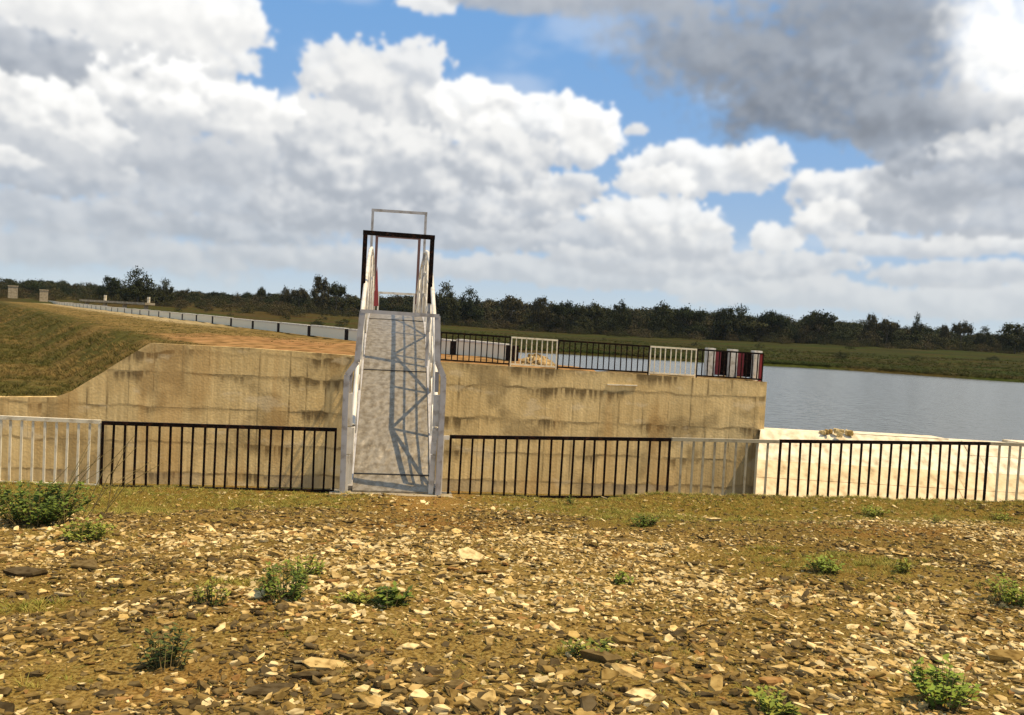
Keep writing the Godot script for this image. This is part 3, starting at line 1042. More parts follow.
func make_bridge() -> void:
	var br := thing("footbridge", "arched steel footbridge with sheet metal deck and overhead frames", "bridge", frame() * bridge_frame())
	var hw := 0.605
	# deck sheets, lapping one over the next
	var seams := [-0.05, 0.42, 3.35, 6.4, 9.4, 12.3, 15.1]
	for i in seams.size() - 1:
		var b := MB.new()
		var t0: float = seams[i]
		var t1: float = seams[i + 1] - 0.012
		var n := 10
		for k in n:
			var ta := lerpf(t0, t1, float(k) / n)
			var tb := lerpf(t0, t1, float(k + 1) / n)
			var ya := deck_y(ta)
			var yb := deck_y(tb)
			b.quad(Vector3(-hw, ya, -ta), Vector3(-hw, yb, -tb), Vector3(hw, yb, -tb), Vector3(hw, ya, -ta))
			b.quad(Vector3(-hw, yb - 0.03, -tb), Vector3(-hw, ya - 0.03, -ta), Vector3(hw, ya - 0.03, -ta), Vector3(hw, yb - 0.03, -tb))
			for e in [-hw, hw]:
				b.quad(Vector3(e, ya - 0.03, -ta), Vector3(e, ya, -ta), Vector3(e, yb, -tb), Vector3(e, yb - 0.03, -tb))
		b.quad(Vector3(-hw, deck_y(t0) - 0.03, -t0), Vector3(-hw, deck_y(t0), -t0), Vector3(hw, deck_y(t0), -t0), Vector3(hw, deck_y(t0) - 0.03, -t0))
		b.quad(Vector3(-hw, deck_y(t1) - 0.03, -t1), Vector3(-hw, deck_y(t1), -t1), Vector3(hw, deck_y(t1), -t1), Vector3(hw, deck_y(t1) - 0.03, -t1))
		part("deck_sheet", b.mesh(), M.deck, br)
		# dark lap strip at the seam
		if i > 0:
			var l := MB.new()
			var ts: float = seams[i] - 0.006
			l.bar(Vector3(-hw, deck_y(ts) + 0.004, -ts), Vector3(hw, deck_y(ts) + 0.004, -ts), 0.018, 0.035, Vector3.UP)
			part("lap_strip", l.mesh(), M.dark_steel, br)
	# side girders and trusses
	for e in [-1.0, 1.0]:
		var x: float = e * (hw + 0.045)
		var tn := Node3D.new()
		tn.name = "side_truss"
		br.add_child(tn, true)
		var beam := []
		var top := []
		var m1 := []
		var m2 := []
		var N := 12
		for k in N + 1:
			var t := lerpf(0.1, 15.0, float(k) / N)
			var h: float = 1.56
			if k == 0: h = 0.95
			if k == N: h = 1.1
			var y := deck_y(t)
			beam.append(Vector3(x, y - 0.09, -t))
			top.append(Vector3(x, y + h, -t))
			m1.append(Vector3(x, y + h * 0.36, -t))
			m2.append(Vector3(x, y + h * 0.68, -t))
		part("girder", chain(beam, 0.08, 0.22, Vector3(1, 0, 0)), M.grey_paint, tn)
		var tb := MB.new()
		for k in N:
			tb.tube(top[k], top[k + 1], 0.04, 0.04)
		part("top_rail", tb.mesh(), M.white, tn)
		part("mid_rail", chain(m1, 0.03, 0.03, Vector3(1, 0, 0)), M.white, tn)
		part("mid_rail", chain(m2, 0.03, 0.03, Vector3(1, 0, 0)), M.white, tn)
		for k in N + 1:
			part("post", chain([beam[k] + Vector3(0, 0.112, 0), top[k] - Vector3(0, 0.036, 0)], 0.05, 0.05, Vector3(1, 0, 0)), M.white, tn)
			if k < N:
				var up := k % 2 == 0
				var p0: Vector3 = (beam[k] + Vector3(0, 0.13, 0)) if up else top[k]
				var p1: Vector3 = top[k + 1] if up else (beam[k + 1] + Vector3(0, 0.13, 0))
				part("diagonal", chain([p0, p1], 0.045, 0.046, Vector3(1, 0, 0)), M.white, tn)
	# the four overhead frames
	portal("overhead_frame", br, [365.5, 232.5, 432.5, 237.5], 3.55, 0.085, M.black)
	portal("overhead_frame", br, [373, 210, 426, 213.5], 8.0, 0.06, M.grey_paint)
	portal("overhead_frame", br, [377, 235.5, 419.5, 238.5], 13.0, 0.08, M.brown_steel)
	var ft := MB.new()
	ft.at(Vector3(0, -0.10, 0.02), Vector3(1.9, 0.2, 0.42))
	part("footing", ft.mesh(), M.old_concrete, br)
	# entrance gate frame with flared legs
	var g := Node3D.new()
	g.name = "entrance_frame"
	br.add_child(g, true)
	for poly in [[[362.5, 311], [357, 362], [347, 375], [345.5, 402], [342.5, 492]], [[437.5, 316], [437.5, 362], [443.5, 377], [442.5, 402], [437.5, 494]]]:
		var pts := []
		for q in poly:
			var p := on_bridge(q[0], q[1], -0.08)
			pts.append(p)
		pts[-1].y = minf(pts[-1].y, -0.12)
		part("leg", chain(pts, 0.085, 0.12, Vector3(1, 0, 0)), M.grey_paint, g)
	var ca := on_bridge(361, 311, -0.08)
	var cb := on_bridge(439, 316, -0.08)
	part("crossbar", chain([ca, cb], 0.055, 0.13, Vector3.UP), M.grey_paint, g)
	# white sleeved newels at the foot of the ramp
	for e in [[[351, 372], [349.5, 392]], [[437, 372], [436.5, 392]]]:
		var p0 := on_bridge(e[0][0], e[0][1], -0.02)
		var p1 := on_bridge(e[1][0], e[1][1], -0.02)
		part("bracket", chain([p0, p1], 0.06, 0.05, Vector3(1, 0, 0)), M.grey_paint, g)
	for col in [[[349.5, 393], [349, 427], [347.5, 455], [345, 491]], [[437, 395], [435.5, 428], [433, 455], [430.5, 492]]]:
		for k in 3:
			var p0 := on_bridge(col[k][0], col[k][1], -0.02)
			var p1 := on_bridge(col[k + 1][0], col[k + 1][1], -0.02)
			if k == 2:
				p1.y = -0.12
			p1 = p1.lerp(p0, 0.05)
			part("newel", chain([p0, p1], 0.10 - 0.012 * k, 0.08, Vector3(1, 0, 0)), M.white, g)
	# red gusset and white end bar on the far side
	var rg := MB.new()
	var r0 := on_bridge(377.5, 266, 12.9)
	var r1 := on_bridge(371.5, 306, 12.9)
	var r2 := on_bridge(378.5, 306, 12.9)
	for dz in [0.0, -0.03]:
		rg.tri(r0 + Vector3(0, 0, dz), r1 + Vector3(0, 0, dz), r2 + Vector3(0, 0, dz))
	for pr in [[r0, r1], [r1, r2], [r2, r0]]:
		rg.quad(pr[0], pr[1], pr[1] + Vector3(0, 0, -0.03), pr[0] + Vector3(0, 0, -0.03))
	part("gusset_plate", rg.mesh(), M.brick_red, br)
	var wa := on_bridge(377, 292.5, 14.6)
	var wb := on_bridge(416, 294.5, 14.6)
	part("end_bar", chain([wa, wb], 0.07, 0.05, Vector3.UP), M.white, br)
	part("end_post", chain([Vector3(wa.x + 0.05, deck_y(14.6) - 0.1, -14.6), wa + Vector3(0.05, -0.036, 0)], 0.05, 0.05, Vector3(1, 0, 0)), M.white, br)
	part("end_post", chain([Vector3(wb.x - 0.05, deck_y(14.6) - 0.1, -14.6), wb + Vector3(-0.05, -0.036, 0)], 0.05, 0.05, Vector3(1, 0, 0)), M.white, br)

func make_barrier() -> void:
	# red and black boards between white posts at the end of the far wall
	var a := on_plane(709, 372, 16.5)
	var c := on_plane(731, 376, 16.15)
	var d := on_plane(755, 379, 15.75)
	var b := thing("painted_barrier", "white posts with dark red and black boards at wall end", "barrier", frame())
	var top := 1.04
	var g := wall_top(9.5) - 0.2
	var ps := [Vector3(a.x, g, -16.5), Vector3(c.x, g, -16.15), Vector3(d.x, g, -15.75)]
	for p in ps:
		var m := MB.new()
		m.at(p + Vector3(0, 0.6, 0), Vector3(0.3, 1.2, 0.3))
		part("post", m.mesh(), M.white, b)
	for k in 2:
		var p0: Vector3 = ps[k]
		var p1: Vector3 = ps[k + 1]
		for j in 2:
			var q0 := p0.lerp(p1, 0.17 + 0.33 * j)
			var q1 := p0.lerp(p1, 0.495 + 0.335 * j)
			var m := MB.new()
			m.bar(q0 + Vector3(0, 0.68, 0), q1 + Vector3(0, 0.68, 0), 0.86, 0.05, Vector3.UP)
			part("board", m.mesh(), M.red if j == 0 else M.black, b)
	var e := on_plane(762, 352, WALL_T + 0.2)
	var y := wall_top(e.x) - 0.012
	var f := thing("red_post", "red steel end post of railing at wall corner", "post", frame() * Transform3D(Basis(), Vector3(e.x + 0.02, y, -WALL_T - 0.29)))
	part("shaft", chain([Vector3(0, 0, 0), Vector3(0, 0.98, 0)], 0.09, 0.09, Vector3(1, 0, 0)), M.red, f)
	part("foot_plate", boxm(Vector3(0.16, 0.02, 0.14)), M.red, f, Transform3D(Basis(), Vector3(0, 0.011, 0)))

# ================================================================ stones
func shard(rr: RandomNumberGenerator, thick: float) -> ArrayMesh:
	var b := MB.new()
	var n := rr.randi_range(4, 6)
	var lo := []
	var mid := []
	var hi := []
	var asp := rr.randf_range(0.32, 0.75)
	var off := Vector3(rr.randf_range(-0.1, 0.1), 0, rr.randf_range(-0.06, 0.06))
	for i in n:
		var a := TAU * (i + rr.randf_range(-0.3, 0.3)) / n
		var r := 0.5 * rr.randf_range(0.7, 1.1)
		var p := Vector3(cos(a) * r, 0, sin(a) * r * asp)
		lo.append(p * 0.9 + Vector3(0, -thick * 0.5, 0))
		mid.append(p + Vector3(0, thick * rr.randf_range(0.0, 0.25), 0) + off * 0.3)
		hi.append(p * rr.randf_range(0.84, 0.99) + Vector3(0, thick * rr.randf_range(0.42, 0.6), 0) + off)
	var top := Vector3(0, thick * 0.55, 0) + off
	for i in n:
		var j := (i + 1) % n
		b.quad(lo[i], mid[i], mid[j], lo[j])
		b.quad(mid[i], hi[i], hi[j], mid[j])
		b.tri(hi[i], top, hi[j])
	# normals outwards
	for k in b.n.size():
		if b.n[k].dot(b.v[k]) < 0.0:
			b.n[k] = -b.n[k]
	return b.mesh()

const TONES := [Color(0.56, 0.43, 0.19), Color(0.44, 0.325, 0.125), Color(0.27, 0.195, 0.07), Color(0.74, 0.63, 0.35), Color(0.17, 0.13, 0.06), Color(0.10, 0.08, 0.045), Color(0.34, 0.205, 0.08)]
const TONE_WORDS := ["tan", "ochre brown", "brown", "pale cream", "grey brown", "dark grey", "rusty"]

const SHAPE_WORDS := ["angular", "pointed", "squarish", "long", "rounded", "wedge-shaped", "thin", "stubby", "broad", "jagged"]
const LANDMARKS := [[285, 600, "round green weed"], [390, 606, "narrow-leaved dark weed"], [165, 668, "dark sparse weed"], [942, 704, "bright green bushy weed"], [824, 572, "bright green low weed"], [1015, 604, "lush green weed"], [212, 605, "thin small weed"], [622, 584, "tiny green weed"], [470, 560, "tilted white-topped slab"], [603, 660, "large dark flat slab"], [90, 568, "dark grey slab"], [320, 675, "stack of slates"], [770, 712, "low dull weed"], [86, 540, "low yellow green weed"]]

func make_stones() -> void:
	var rr := RandomNumberGenerator.new()
	rr.seed = 101
	var shapes := []
	for i in 10:
		shapes.append(shard(rr, rr.randf_range(0.09, 0.22)))
	var all := []
	for i in 300000:
		var t := -13.2 + 13.1 * pow(rr.randf(), 0.9)
		var half := 4.4 + (t + 13.2) * 0.72
		var s := rr.randf_range(-half, half) + 1.6 - t * 0.03
		var g := grassy(s, t)
		if rr.randf() < g * 0.78:
			continue
		var cl := n_soft.get_noise_2d(s * 14.0 + 500.0, t * 14.0)
		if cl < -0.10 and rr.randf() < 0.6:
			continue
		var path := exp(-pow((s - 0.6) / 0.9, 2.0)) * smoothstep(-5.0, -1.5, t)
		if rr.randf() < path * 0.85:
			continue
		var u := rr.randf()
		var size := 0.013 + 0.048 * u * u + (0.085 * pow(rr.randf(), 6.0)) + (0.12 * rr.randf() if rr.randf() < 0.005 else 0.0)
		size *= 1.0 - 0.15 * g
		size *= 1.0 + 0.7 * n_soft.get_noise_2d(s * 10.0 + 150.0, t * 10.0 + 20.0)
		var ct := n_soft.get_noise_2d(s * 7.0 - 120.0, t * 7.0 + 310.0)
		var tone: int = [0, 0, 0, 1, 1, 1, 2, 2, 2, 3, 3, 3, 4, 4, 5, 6][rr.randi() % 16]
		if ct > 0.12 and rr.randf() < 0.5: tone = [2, 4, 4, 5][rr.randi() % 4]
		elif ct < -0.12 and rr.randf() < 0.4: tone = [0, 3, 3][rr.randi() % 3]
		if s < -3.6 and t > -8.2 and t < -4.6 and rr.randf() < 0.5: tone = [4, 5, 2][rr.randi() % 3]
		all.append([s, t, size, tone, rr.randi() % 10, rr.randf() * TAU, rr.randf_range(-0.42, 0.42), rr.randf_range(-0.36, 0.36), rr.randf_range(0.65, 1.3)])
	# how large each shows
	var cp := cam.position
	var shown := []
	for k in all.size():
		var e: Array = all[k]
		var p := bank_world(e[0], e[1])
		var d: float = e[2] / maxf(p.distance_to(cp), 0.5)
		var q := project(p)
		var inside := q.x > 5 and q.x < 1019 and q.y < 710 and p.z < -1.0
		shown.append([d if inside else 0.0, k])
	shown.sort_custom(func(x, y): return x[0] > y[0])
	var single := {}
	for k in 285:
		single[shown[k][1]] = true
	var mats := []
	for tn in TONES:
		var m: StandardMaterial3D = M.stone.duplicate()
		m.vertex_color_use_as_albedo = false
		m.albedo_color = tn.linear_to_srgb()
		mats.append(m)
	M.stone_tones = mats
	var lots := []
	for i in 10:
		lots.append([])
	var marks := []
	for lm in LANDMARKS:
		marks.append([lm[0], lm[1], lm[2], bank_hit(lm[0], lm[1])])
	for k in all.size():
		var e: Array = all[k]
		var p := bank_world(e[0], e[1])
		var bs := Basis(Vector3.UP, e[5]) * Basis(Vector3(1, 0, 0), e[6]) * Basis(Vector3(0, 0, 1), e[7])
		var tr := Transform3D(bs.scaled(Vector3.ONE * float(e[2])), p + Vector3(0, e[2] * (0.06 + 0.05 * sin(e[5] * 7.0)), 0))
		if single.has(k):
			var o := part("slate_shard", shapes[e[4]], mats[e[3]], self, tr)
			var where := "on bare gravel"
			var best := 0.75
			for lm in marks:
				var dd: float = lm[3].distance_to(p)
				if dd < best:
					best = dd; where = "beside the " + lm[2]
			if best > 0.7 and e[1] > -2.4: where = "in short grass below the railings"
			elif best > 0.7 and e[1] < -9.5: where = "in the dense rubble up the slope"
			var size_word := "large " if e[2] > 0.15 else ("small " if e[2] < 0.08 else "")
			tag(o, "%s%s %s slate shard %s" % [size_word, SHAPE_WORDS[e[4]], TONE_WORDS[e[3]], where], "stone", "loose slate shards on the stony bank")
		else:
			lots[e[4]].append([tr, TONES[e[3]] * e[8]])
	var root := Node3D.new()
	root.name = "slate_rubble"
	add_child(root)
	tag(root, "countless small slate chips covering the stony bank", "gravel")
	root.set_meta("kind", "stuff")
	for i in 10:
		var mm := MultiMesh.new()
		mm.transform_format = MultiMesh.TRANSFORM_3D
		mm.use_colors = true
		mm.mesh = shapes[i]
		mm.instance_count = lots[i].size()
		for j in lots[i].size():
			mm.set_instance_transform(j, lots[i][j][0])
			mm.set_instance_color(j, lots[i][j][1])
		var mi := MultiMeshInstance3D.new()
		mi.name = "chips"
		mi.multimesh = mm
		mi.material_override = M.stone
		mi.set_meta("kind", "stuff")
		root.add_child(mi, true)
	# larger slabs that the photograph singles out: x, y, width px, tone, tilt, label
	var big := [
		[470, 560, 34, 3, 0.36, "large pale tilted slab with white top propped on stones"],
		[455, 565, 24, 4, 0.05, "grey slab beneath the tilted white-topped slab"],
		[603, 660, 50, 4, -0.05, "large dark flat slab beside green tuft in rubble"],
		[90, 568, 40, 4, 0.05, "dark grey slab on left side of the stony bank"],
		[25, 575, 40, 5, -0.04, "dark weathered slab at foot of the leafy bush"],
		[303, 679, 32, 5, 0.20, "dark upright slab leaning in the stack of slates"],
		[325, 668, 40, 0, 0.10, "tan slab on top of the stack of slates"],
		[270, 693, 44, 5, -0.06, "dark flat slab in front of the stack of slates"],
		[625, 543, 28, 4, 0.04, "long grey slab lying near the black railing"],
		[500, 577, 22, 3, 0.05, "white flat stone beside the tilted white-topped slab"],
		[356, 545, 26, 3, 0.04, "pale oval stone below the footbridge foot"],
		[714, 521, 20, 3, 0.12, "pale blocky stone near the pale railing panel"],
		[642, 698, 34, 3, 0.06, "broad cream slab in the rubble below dark slab"],
		[660, 660, 20, 3, 0.05, "cream stone next to the large dark flat slab"],
		[570, 612, 24, 3, 0.0, "paired white slates lying flat mid bank"],
		[1010, 660, 36, 2, 0.05, "broad brown slab near the bright green weed"],
		[690, 577, 20, 0, 0.02, "tan slab lying on bare gravel mid bank"],
		[410, 648, 20, 3, 0.08, "small cream slab amid brown chips"],
	]
	for e in big:
		var p := bank_hit(e[0], e[1])
		var depth := p.distance_to(cp)
		var w: float = e[2] / F * depth
		var sh := shard(rr, rr.randf_range(0.08, 0.15))
		var bs := Basis(Vector3.UP, rr.randf_range(-0.5, 0.5)) * Basis(Vector3(1, 0, 0), e[4]) * Basis(Vector3(0, 0, 1), rr.randf_range(-0.08, 0.08))
		var o := part("slate_slab", sh, mats[e[3]], self, Transform3D(bs.scaled(Vector3(w * 1.1, w, w)), p + Vector3(0, w * (0.05 + absf(e[4]) * 0.25), 0)))
		tag(o, e[5], "stone")

func bank_hit(px: float, py: float) -> Vector3:
	var d := ray(px, py)
	var inv := frame().affine_inverse()
	var t := 1.5
	while t < 60.0:
		var p := cam.position + d * t
		var l: Vector3 = inv * p
		if p.y < bank_height(l.x, -l.z):
			return Vector3(p.x, bank_height(l.x, -l.z), p.z)
		t += 0.01
	return cam.position + d * 20.0

# ================================================================ plants
func blade(b: MB, base: Vector3, dir: Vector3, len_: float, w: float, droop: float) -> void:
	var side := dir.cross(Vector3(0.2, 0.3, 1)).normalized() * w
	var m := base + dir * len_ * 0.55
	var e := base + dir * len_ + Vector3(dir.x, -0.6, dir.z) * droop * len_
	b.quad(base - side, m - side * 0.7, m + side * 0.7, base + side)
	b.tri(m - side * 0.7, e, m + side * 0.7)

func tuft(rr: RandomNumberGenerator, blades: int, spread: float) -> ArrayMesh:
	var b := MB.new()
	for i in blades:
		var a := rr.randf() * TAU
		var lean := rr.randf_range(0.1, spread)
		var d := Vector3(cos(a) * lean, 1, sin(a) * lean).normalized()
		var k := rr.randf_range(0.7, 1.15)
		b.col = Color(k, k * rr.randf_range(0.92, 1.05), k * 0.9)
		blade(b, Vector3(cos(a), 0, sin(a)) * rr.randf() * 0.25, d, rr.randf_range(0.5, 1.0), 0.022, rr.randf_range(0.0, 0.4))
	for k in b.n.size():
		if b.n[k].y < 0:
			b.n[k] = -b.n[k]
	return b.mesh()

func scatter(called: String, label: String, category: String, meshes: Array, lots: Array, m: Material) -> void:
	var root := Node3D.new()
	root.name = called
	add_child(root)
	tag(root, label, category)
	root.set_meta("kind", "stuff")
	for i in meshes.size():
		var mm := MultiMesh.new()
		mm.transform_format = MultiMesh.TRANSFORM_3D
		mm.use_colors = true
		mm.mesh = meshes[i]
		mm.instance_count = lots[i].size()
		for j in lots[i].size():
			mm.set_instance_transform(j, lots[i][j][0])
			mm.set_instance_color(j, lots[i][j][1])
		var mi := MultiMeshInstance3D.new()
		mi.name = "tufts"
		mi.multimesh = mm
		mi.material_override = m
		mi.set_meta("kind", "stuff")
		root.add_child(mi, true)

func make_grass() -> void:
	var rr := RandomNumberGenerator.new()
	rr.seed = 202
	var tm := []
	for i in 5:
		tm.append(tuft(rr, 9, 0.9))
	var lots := [[], [], [], [], []]
	for i in 110000:
		var t := -13.0 + 13.1 * rr.randf()
		var half := 4.6 + (t + 13.2) * 0.74
		var s := rr.randf_range(-half, half) + 1.6 - t * 0.03
		var g := grassy(s, t)
		if rr.randf() > maxf(g * g, 0.14):
			continue
		var p := bank_world(s, t)
		var h := rr.randf_range(0.025, 0.065) * (0.7 + 0.6 * g)
		var tr := Transform3D(Basis(Vector3.UP, rr.randf() * TAU).scaled(Vector3(h * 1.6, h, h * 1.6)), p - Vector3(0, 0.004, 0))
		var green := rr.randf()
		var c := Color(0.40, 0.33, 0.09).lerp(Color(0.20, 0.23, 0.04), green * green + 0.12)
		lots[i % 5].append([tr, c])
	scatter("short_grass", "short yellow green grass patches on the stony bank", "grass", tm, lots, M.blade)
	# embankment grass
	var l2 := [[], [], [], [], []]
	for i in 80000:
		var along := 175.0 * pow(rr.randf(), 2.4) - 13.0
		var out := rr.randf_range(-CRESTW + 2.5, 9.0 + along * 0.25)
		var x := EDGE.x + ALONG.x * along - ALONG.y * out
		var z := EDGE.y + ALONG.y * along - ALONG.x * out * -1.0 * -1.0
		z = EDGE.y + ALONG.y * along + ALONG.x * out
		var l: Vector3 = frame().affine_inverse() * Vector3(x, 0, -z)
		if -l.z < 15.36:
			continue
		var n := n_soft.get_noise_2d(x * 7.0, z * 7.0)
		if out < -1.4 and (along < 10.0 + n * 14.0 or rr.randf() < 0.35):
			continue
		if n < -0.15 and rr.randf() < 0.7:
			continue
		var h := rr.randf_range(0.10, 0.26) * (1.0 + maxf(along, 0.0) * 0.006)
		if out < 0.3:
			h = rr.randf_range(0.06, 0.12)
		var tr := Transform3D(Basis(Vector3.UP, rr.randf() * TAU).scaled(Vector3(h * 1.5, h, h * 1.5)), Vector3(x, dam_height(x, z) - 0.01, -z))
		var dry := smoothstep(-0.1, 0.35, n_soft.get_noise_2d(x * 3.0 + 80.0, z * 3.0))
		var c := Color(0.075, 0.08, 0.02).lerp(Color(0.22, 0.155, 0.055), clampf(0.2 + dry + rr.randf_range(-0.35, 0.35), 0, 1))
		l2[i % 5].append([tr, c])
	scatter("embankment_grass", "rough green grass covering the dam slope left of the wall", "grass", tm, l2, M.blade)
	# reeds and tussocks along the far shore
	var l3 := [[], [], [], [], []]
	for i in 26000:
		var x := rr.randf_range(-20.0, 110.0)
		var dz := 95.0 * pow(rr.randf(), 2.2)
		var z := shore(x) + 0.4 + dz
		var n := n_soft.get_noise_2d(x * 2.0, z * 2.0)
		if n < 0.0 and rr.randf() < 0.6:
			continue
		var h := rr.randf_range(0.2, 0.55)
		var tr := Transform3D(Basis(Vector3.UP, rr.randf() * TAU).scaled(Vector3(h * 2.2, h, h * 2.2)), Vector3(x, field_height(x, z) - 0.02, -z))
		var c := Color(0.045, 0.064, 0.013).lerp(Color(0.075, 0.062, 0.022), clampf(0.45 + 1.4 * n_fine.get_noise_2d(x * 0.7, z * 0.7) + rr.randf_range(-0.3, 0.3), 0, 1))
		l3[i % 5].append([tr, c])
	scatter("shore_grass", "dark green tussocks and reeds on the far lake shore", "grass", tm, l3, M.blade)

# a leafy weed: stems and leaf blades; w and h in metres
func weed(px: float, py: float, w: float, h: float, stems: int, leaves: int, leaf: float, c0: Color, c1: Color, label: String, seed_: int, called := "leafy_weed") -> void:
	var rr := RandomNumberGenerator.new()
	rr.seed = seed_
	w *= 0.9
	h *= 0.86
	if called == "leafy_weed":
		stems = int(stems * 0.72)
	var p := bank_hit(px, py)
	var t := thing(called, label, "plant", Transform3D(Basis(), p))
	var st := MB.new()
	var lf := MB.new()
	st.col = Color(0.16, 0.13, 0.05)
	for i in stems:
		var a := rr.randf() * TAU
		var r := sqrt(rr.randf())
		var base := Vector3(cos(a) * r * w * 0.22, -0.02, sin(a) * r * w * 0.22)
		var tip := Vector3(cos(a) * r * w * 0.5, h * rr.randf_range(0.55, 1.05) * (1.0 - 0.35 * r * r), sin(a) * r * w * 0.5)
		var bend := base.lerp(tip, 0.5) + Vector3(rr.randf_range(-1, 1), 0.4, rr.randf_range(-1, 1)) * h * 0.08
		st.tube(base, bend, 0.0035, 0.0028, 4)
		st.tube(bend, tip, 0.0028, 0.0012, 4)
		for j in leaves:
			var k := rr.randf_range(0.15, 1.0)
			var q := base.lerp(bend, k * 2.0) if k < 0.5 else bend.lerp(tip, k * 2.0 - 1.0)
			var b2 := rr.randf() * TAU
			var d := Vector3(cos(b2), rr.randf_range(0.0, 1.1), sin(b2)).normalized()
			var tone := rr.randf()
			lf.col = c0.lerp(c1, tone)
			var side := d.cross(Vector3.UP).normalized() * leaf * rr.randf_range(0.16, 0.3)
			var ll := leaf * rr.randf_range(0.6, 1.2)
			var m1 := q + d * ll * 0.5 + Vector3(0, -0.08 * ll, 0)
			var e := q + d * ll + Vector3(0, -0.22 * ll, 0)
			lf.tri(q, m1 + side, e)
			lf.tri(q, e, m1 - side)
	for i in int(stems * 0.35):
		var a := rr.randf() * TAU
		st.col = Color(0.34, 0.26, 0.11)
		var base := Vector3(cos(a), 0, sin(a)) * w * rr.randf_range(0.05, 0.35) + Vector3(0, -0.02, 0)
		var tip := base + Vector3(cos(a) * rr.randf_range(0.0, 0.3) * w, h * rr.randf_range(0.4, 1.15), sin(a) * rr.randf_range(0.0, 0.3) * w)
		st.tube(base, tip, 0.0025, 0.001, 4)
	for k in lf.n.size():
		if lf.n[k].y < 0:
			lf.n[k] = -lf.n[k]
	part("stems", st.mesh(), M.leaf, t)
	part("leaves", lf.mesh(), M.blade, t)

func make_weeds() -> void:
	var dg := Color(0.05, 0.075, 0.018)
	var mg := Color(0.16, 0.215, 0.036)
	var yg := Color(0.27, 0.27, 0.05)
	weed(38, 522, 1.15, 0.52, 90, 22, 0.075, dg, mg, "large dark green leafy bush before cream railing panel", 1, "leafy_bush")
	weed(86, 540, 0.55, 0.24, 46, 16, 0.06, mg, yg, "low yellow green weed at foot of the large bush", 2)
	weed(285, 600, 0.42, 0.30, 44, 16, 0.05, dg, mg, "round green weed growing amid slates mid bank", 3)
	weed(303, 575, 0.36, 0.20, 30, 12, 0.05, mg, yg, "pale feathery weed just behind the round green weed", 4)
	weed(212, 605, 0.30, 0.20, 24, 10, 0.045, dg, yg, "thin small weed left of the round green weed", 5)
	weed(390, 606, 0.28, 0.16, 24, 9, 0.085, dg, mg, "dark green weed with radiating narrow leaves", 6)
	weed(360, 602, 0.34, 0.09, 26, 10, 0.05, mg, yg, "flat trailing weed beside narrow-leaved weed", 7)
	weed(165, 668, 0.30, 0.26, 26, 12, 0.05, dg, Color(0.11, 0.12, 0.04), "dark sparse weed standing near stack of slates", 8)
	weed(942, 704, 0.40, 0.26, 44, 14, 0.055, mg, Color(0.20, 0.27, 0.04), "bright green bushy weed beside broad brown slab", 9)
	weed(824, 572, 0.40, 0.17, 46, 12, 0.055, mg, Color(0.22, 0.27, 0.05), "bright green low weed in bare gravel before black railing", 10)
	weed(1015, 604, 0.50, 0.28, 50, 14, 0.055, mg, Color(0.20, 0.24, 0.04), "lush green weed by reddish earth at the bank's edge", 11)
	weed(903, 572, 0.26, 0.16, 22, 8, 0.05, mg, yg, "small pale weed right of bright green low weed", 12)
	weed(645, 526, 0.42, 0.18, 40, 12, 0.055, dg, mg, "green weed under the black railing panel's end", 13)
	weed(872, 516, 0.55, 0.20, 44, 12, 0.055, mg, yg, "broad yellow green weed under railing before the weir", 14)
	weed(937, 524, 0.20, 0.15, 14, 8, 0.05, dg, yg, "small upright weed near the railing before the weir", 15)
	weed(622, 584, 0.22, 0.12, 20, 9, 0.05, mg, Color(0.2, 0.24, 0.04), "tiny green weed on the reddish patch", 16)
	weed(570, 505, 0.18, 0.22, 10, 9, 0.05, dg, mg, "slim seedling growing up against black railing bars", 17)
	weed(770, 712, 0.26, 0.12, 26, 10, 0.05, mg, yg, "low dull weed in the rubble before broad slabs", 18)
	weed(590, 655, 0.34, 0.10, 26, 9, 0.05, dg, yg, "flat weed hugging the large dark flat slab", 19)
	weed(1000, 520, 0.40, 0.16, 30, 10, 0.05, mg, yg, "dry yellowish weed under the last pale railing panel", 20)
	# dry stalks leaning out of the bush
	var rr := RandomNumberGenerator.new()
	rr.seed = 31
	var p := bank_hit(75, 520)
	var t := thing("dry_stalks", "thin dry stalks leaning from bush across cream railing", "plant", Transform3D(Basis(), p))
	for i in 13:
		var b := MB.new()
		b.col = Color(0.17, 0.13, 0.05).lerp(Color(0.36, 0.28, 0.11), rr.randf())
		var a := Vector3(rr.randf_range(-0.45, 0.3), -0.02, rr.randf_range(-0.2, 0.2))
		var e := a + Vector3(rr.randf_range(0.15, 0.75), rr.randf_range(0.5, 0.98), rr.randf_range(-0.1, 0.1))
		var m := a.lerp(e, 0.5) + Vector3(-0.05, 0.08, 0)
		b.tube(a, m, 0.005, 0.004, 4)
		b.tube(m, e, 0.004, 0.002, 4)
		part("stalk", b.mesh(), M.leaf, t)

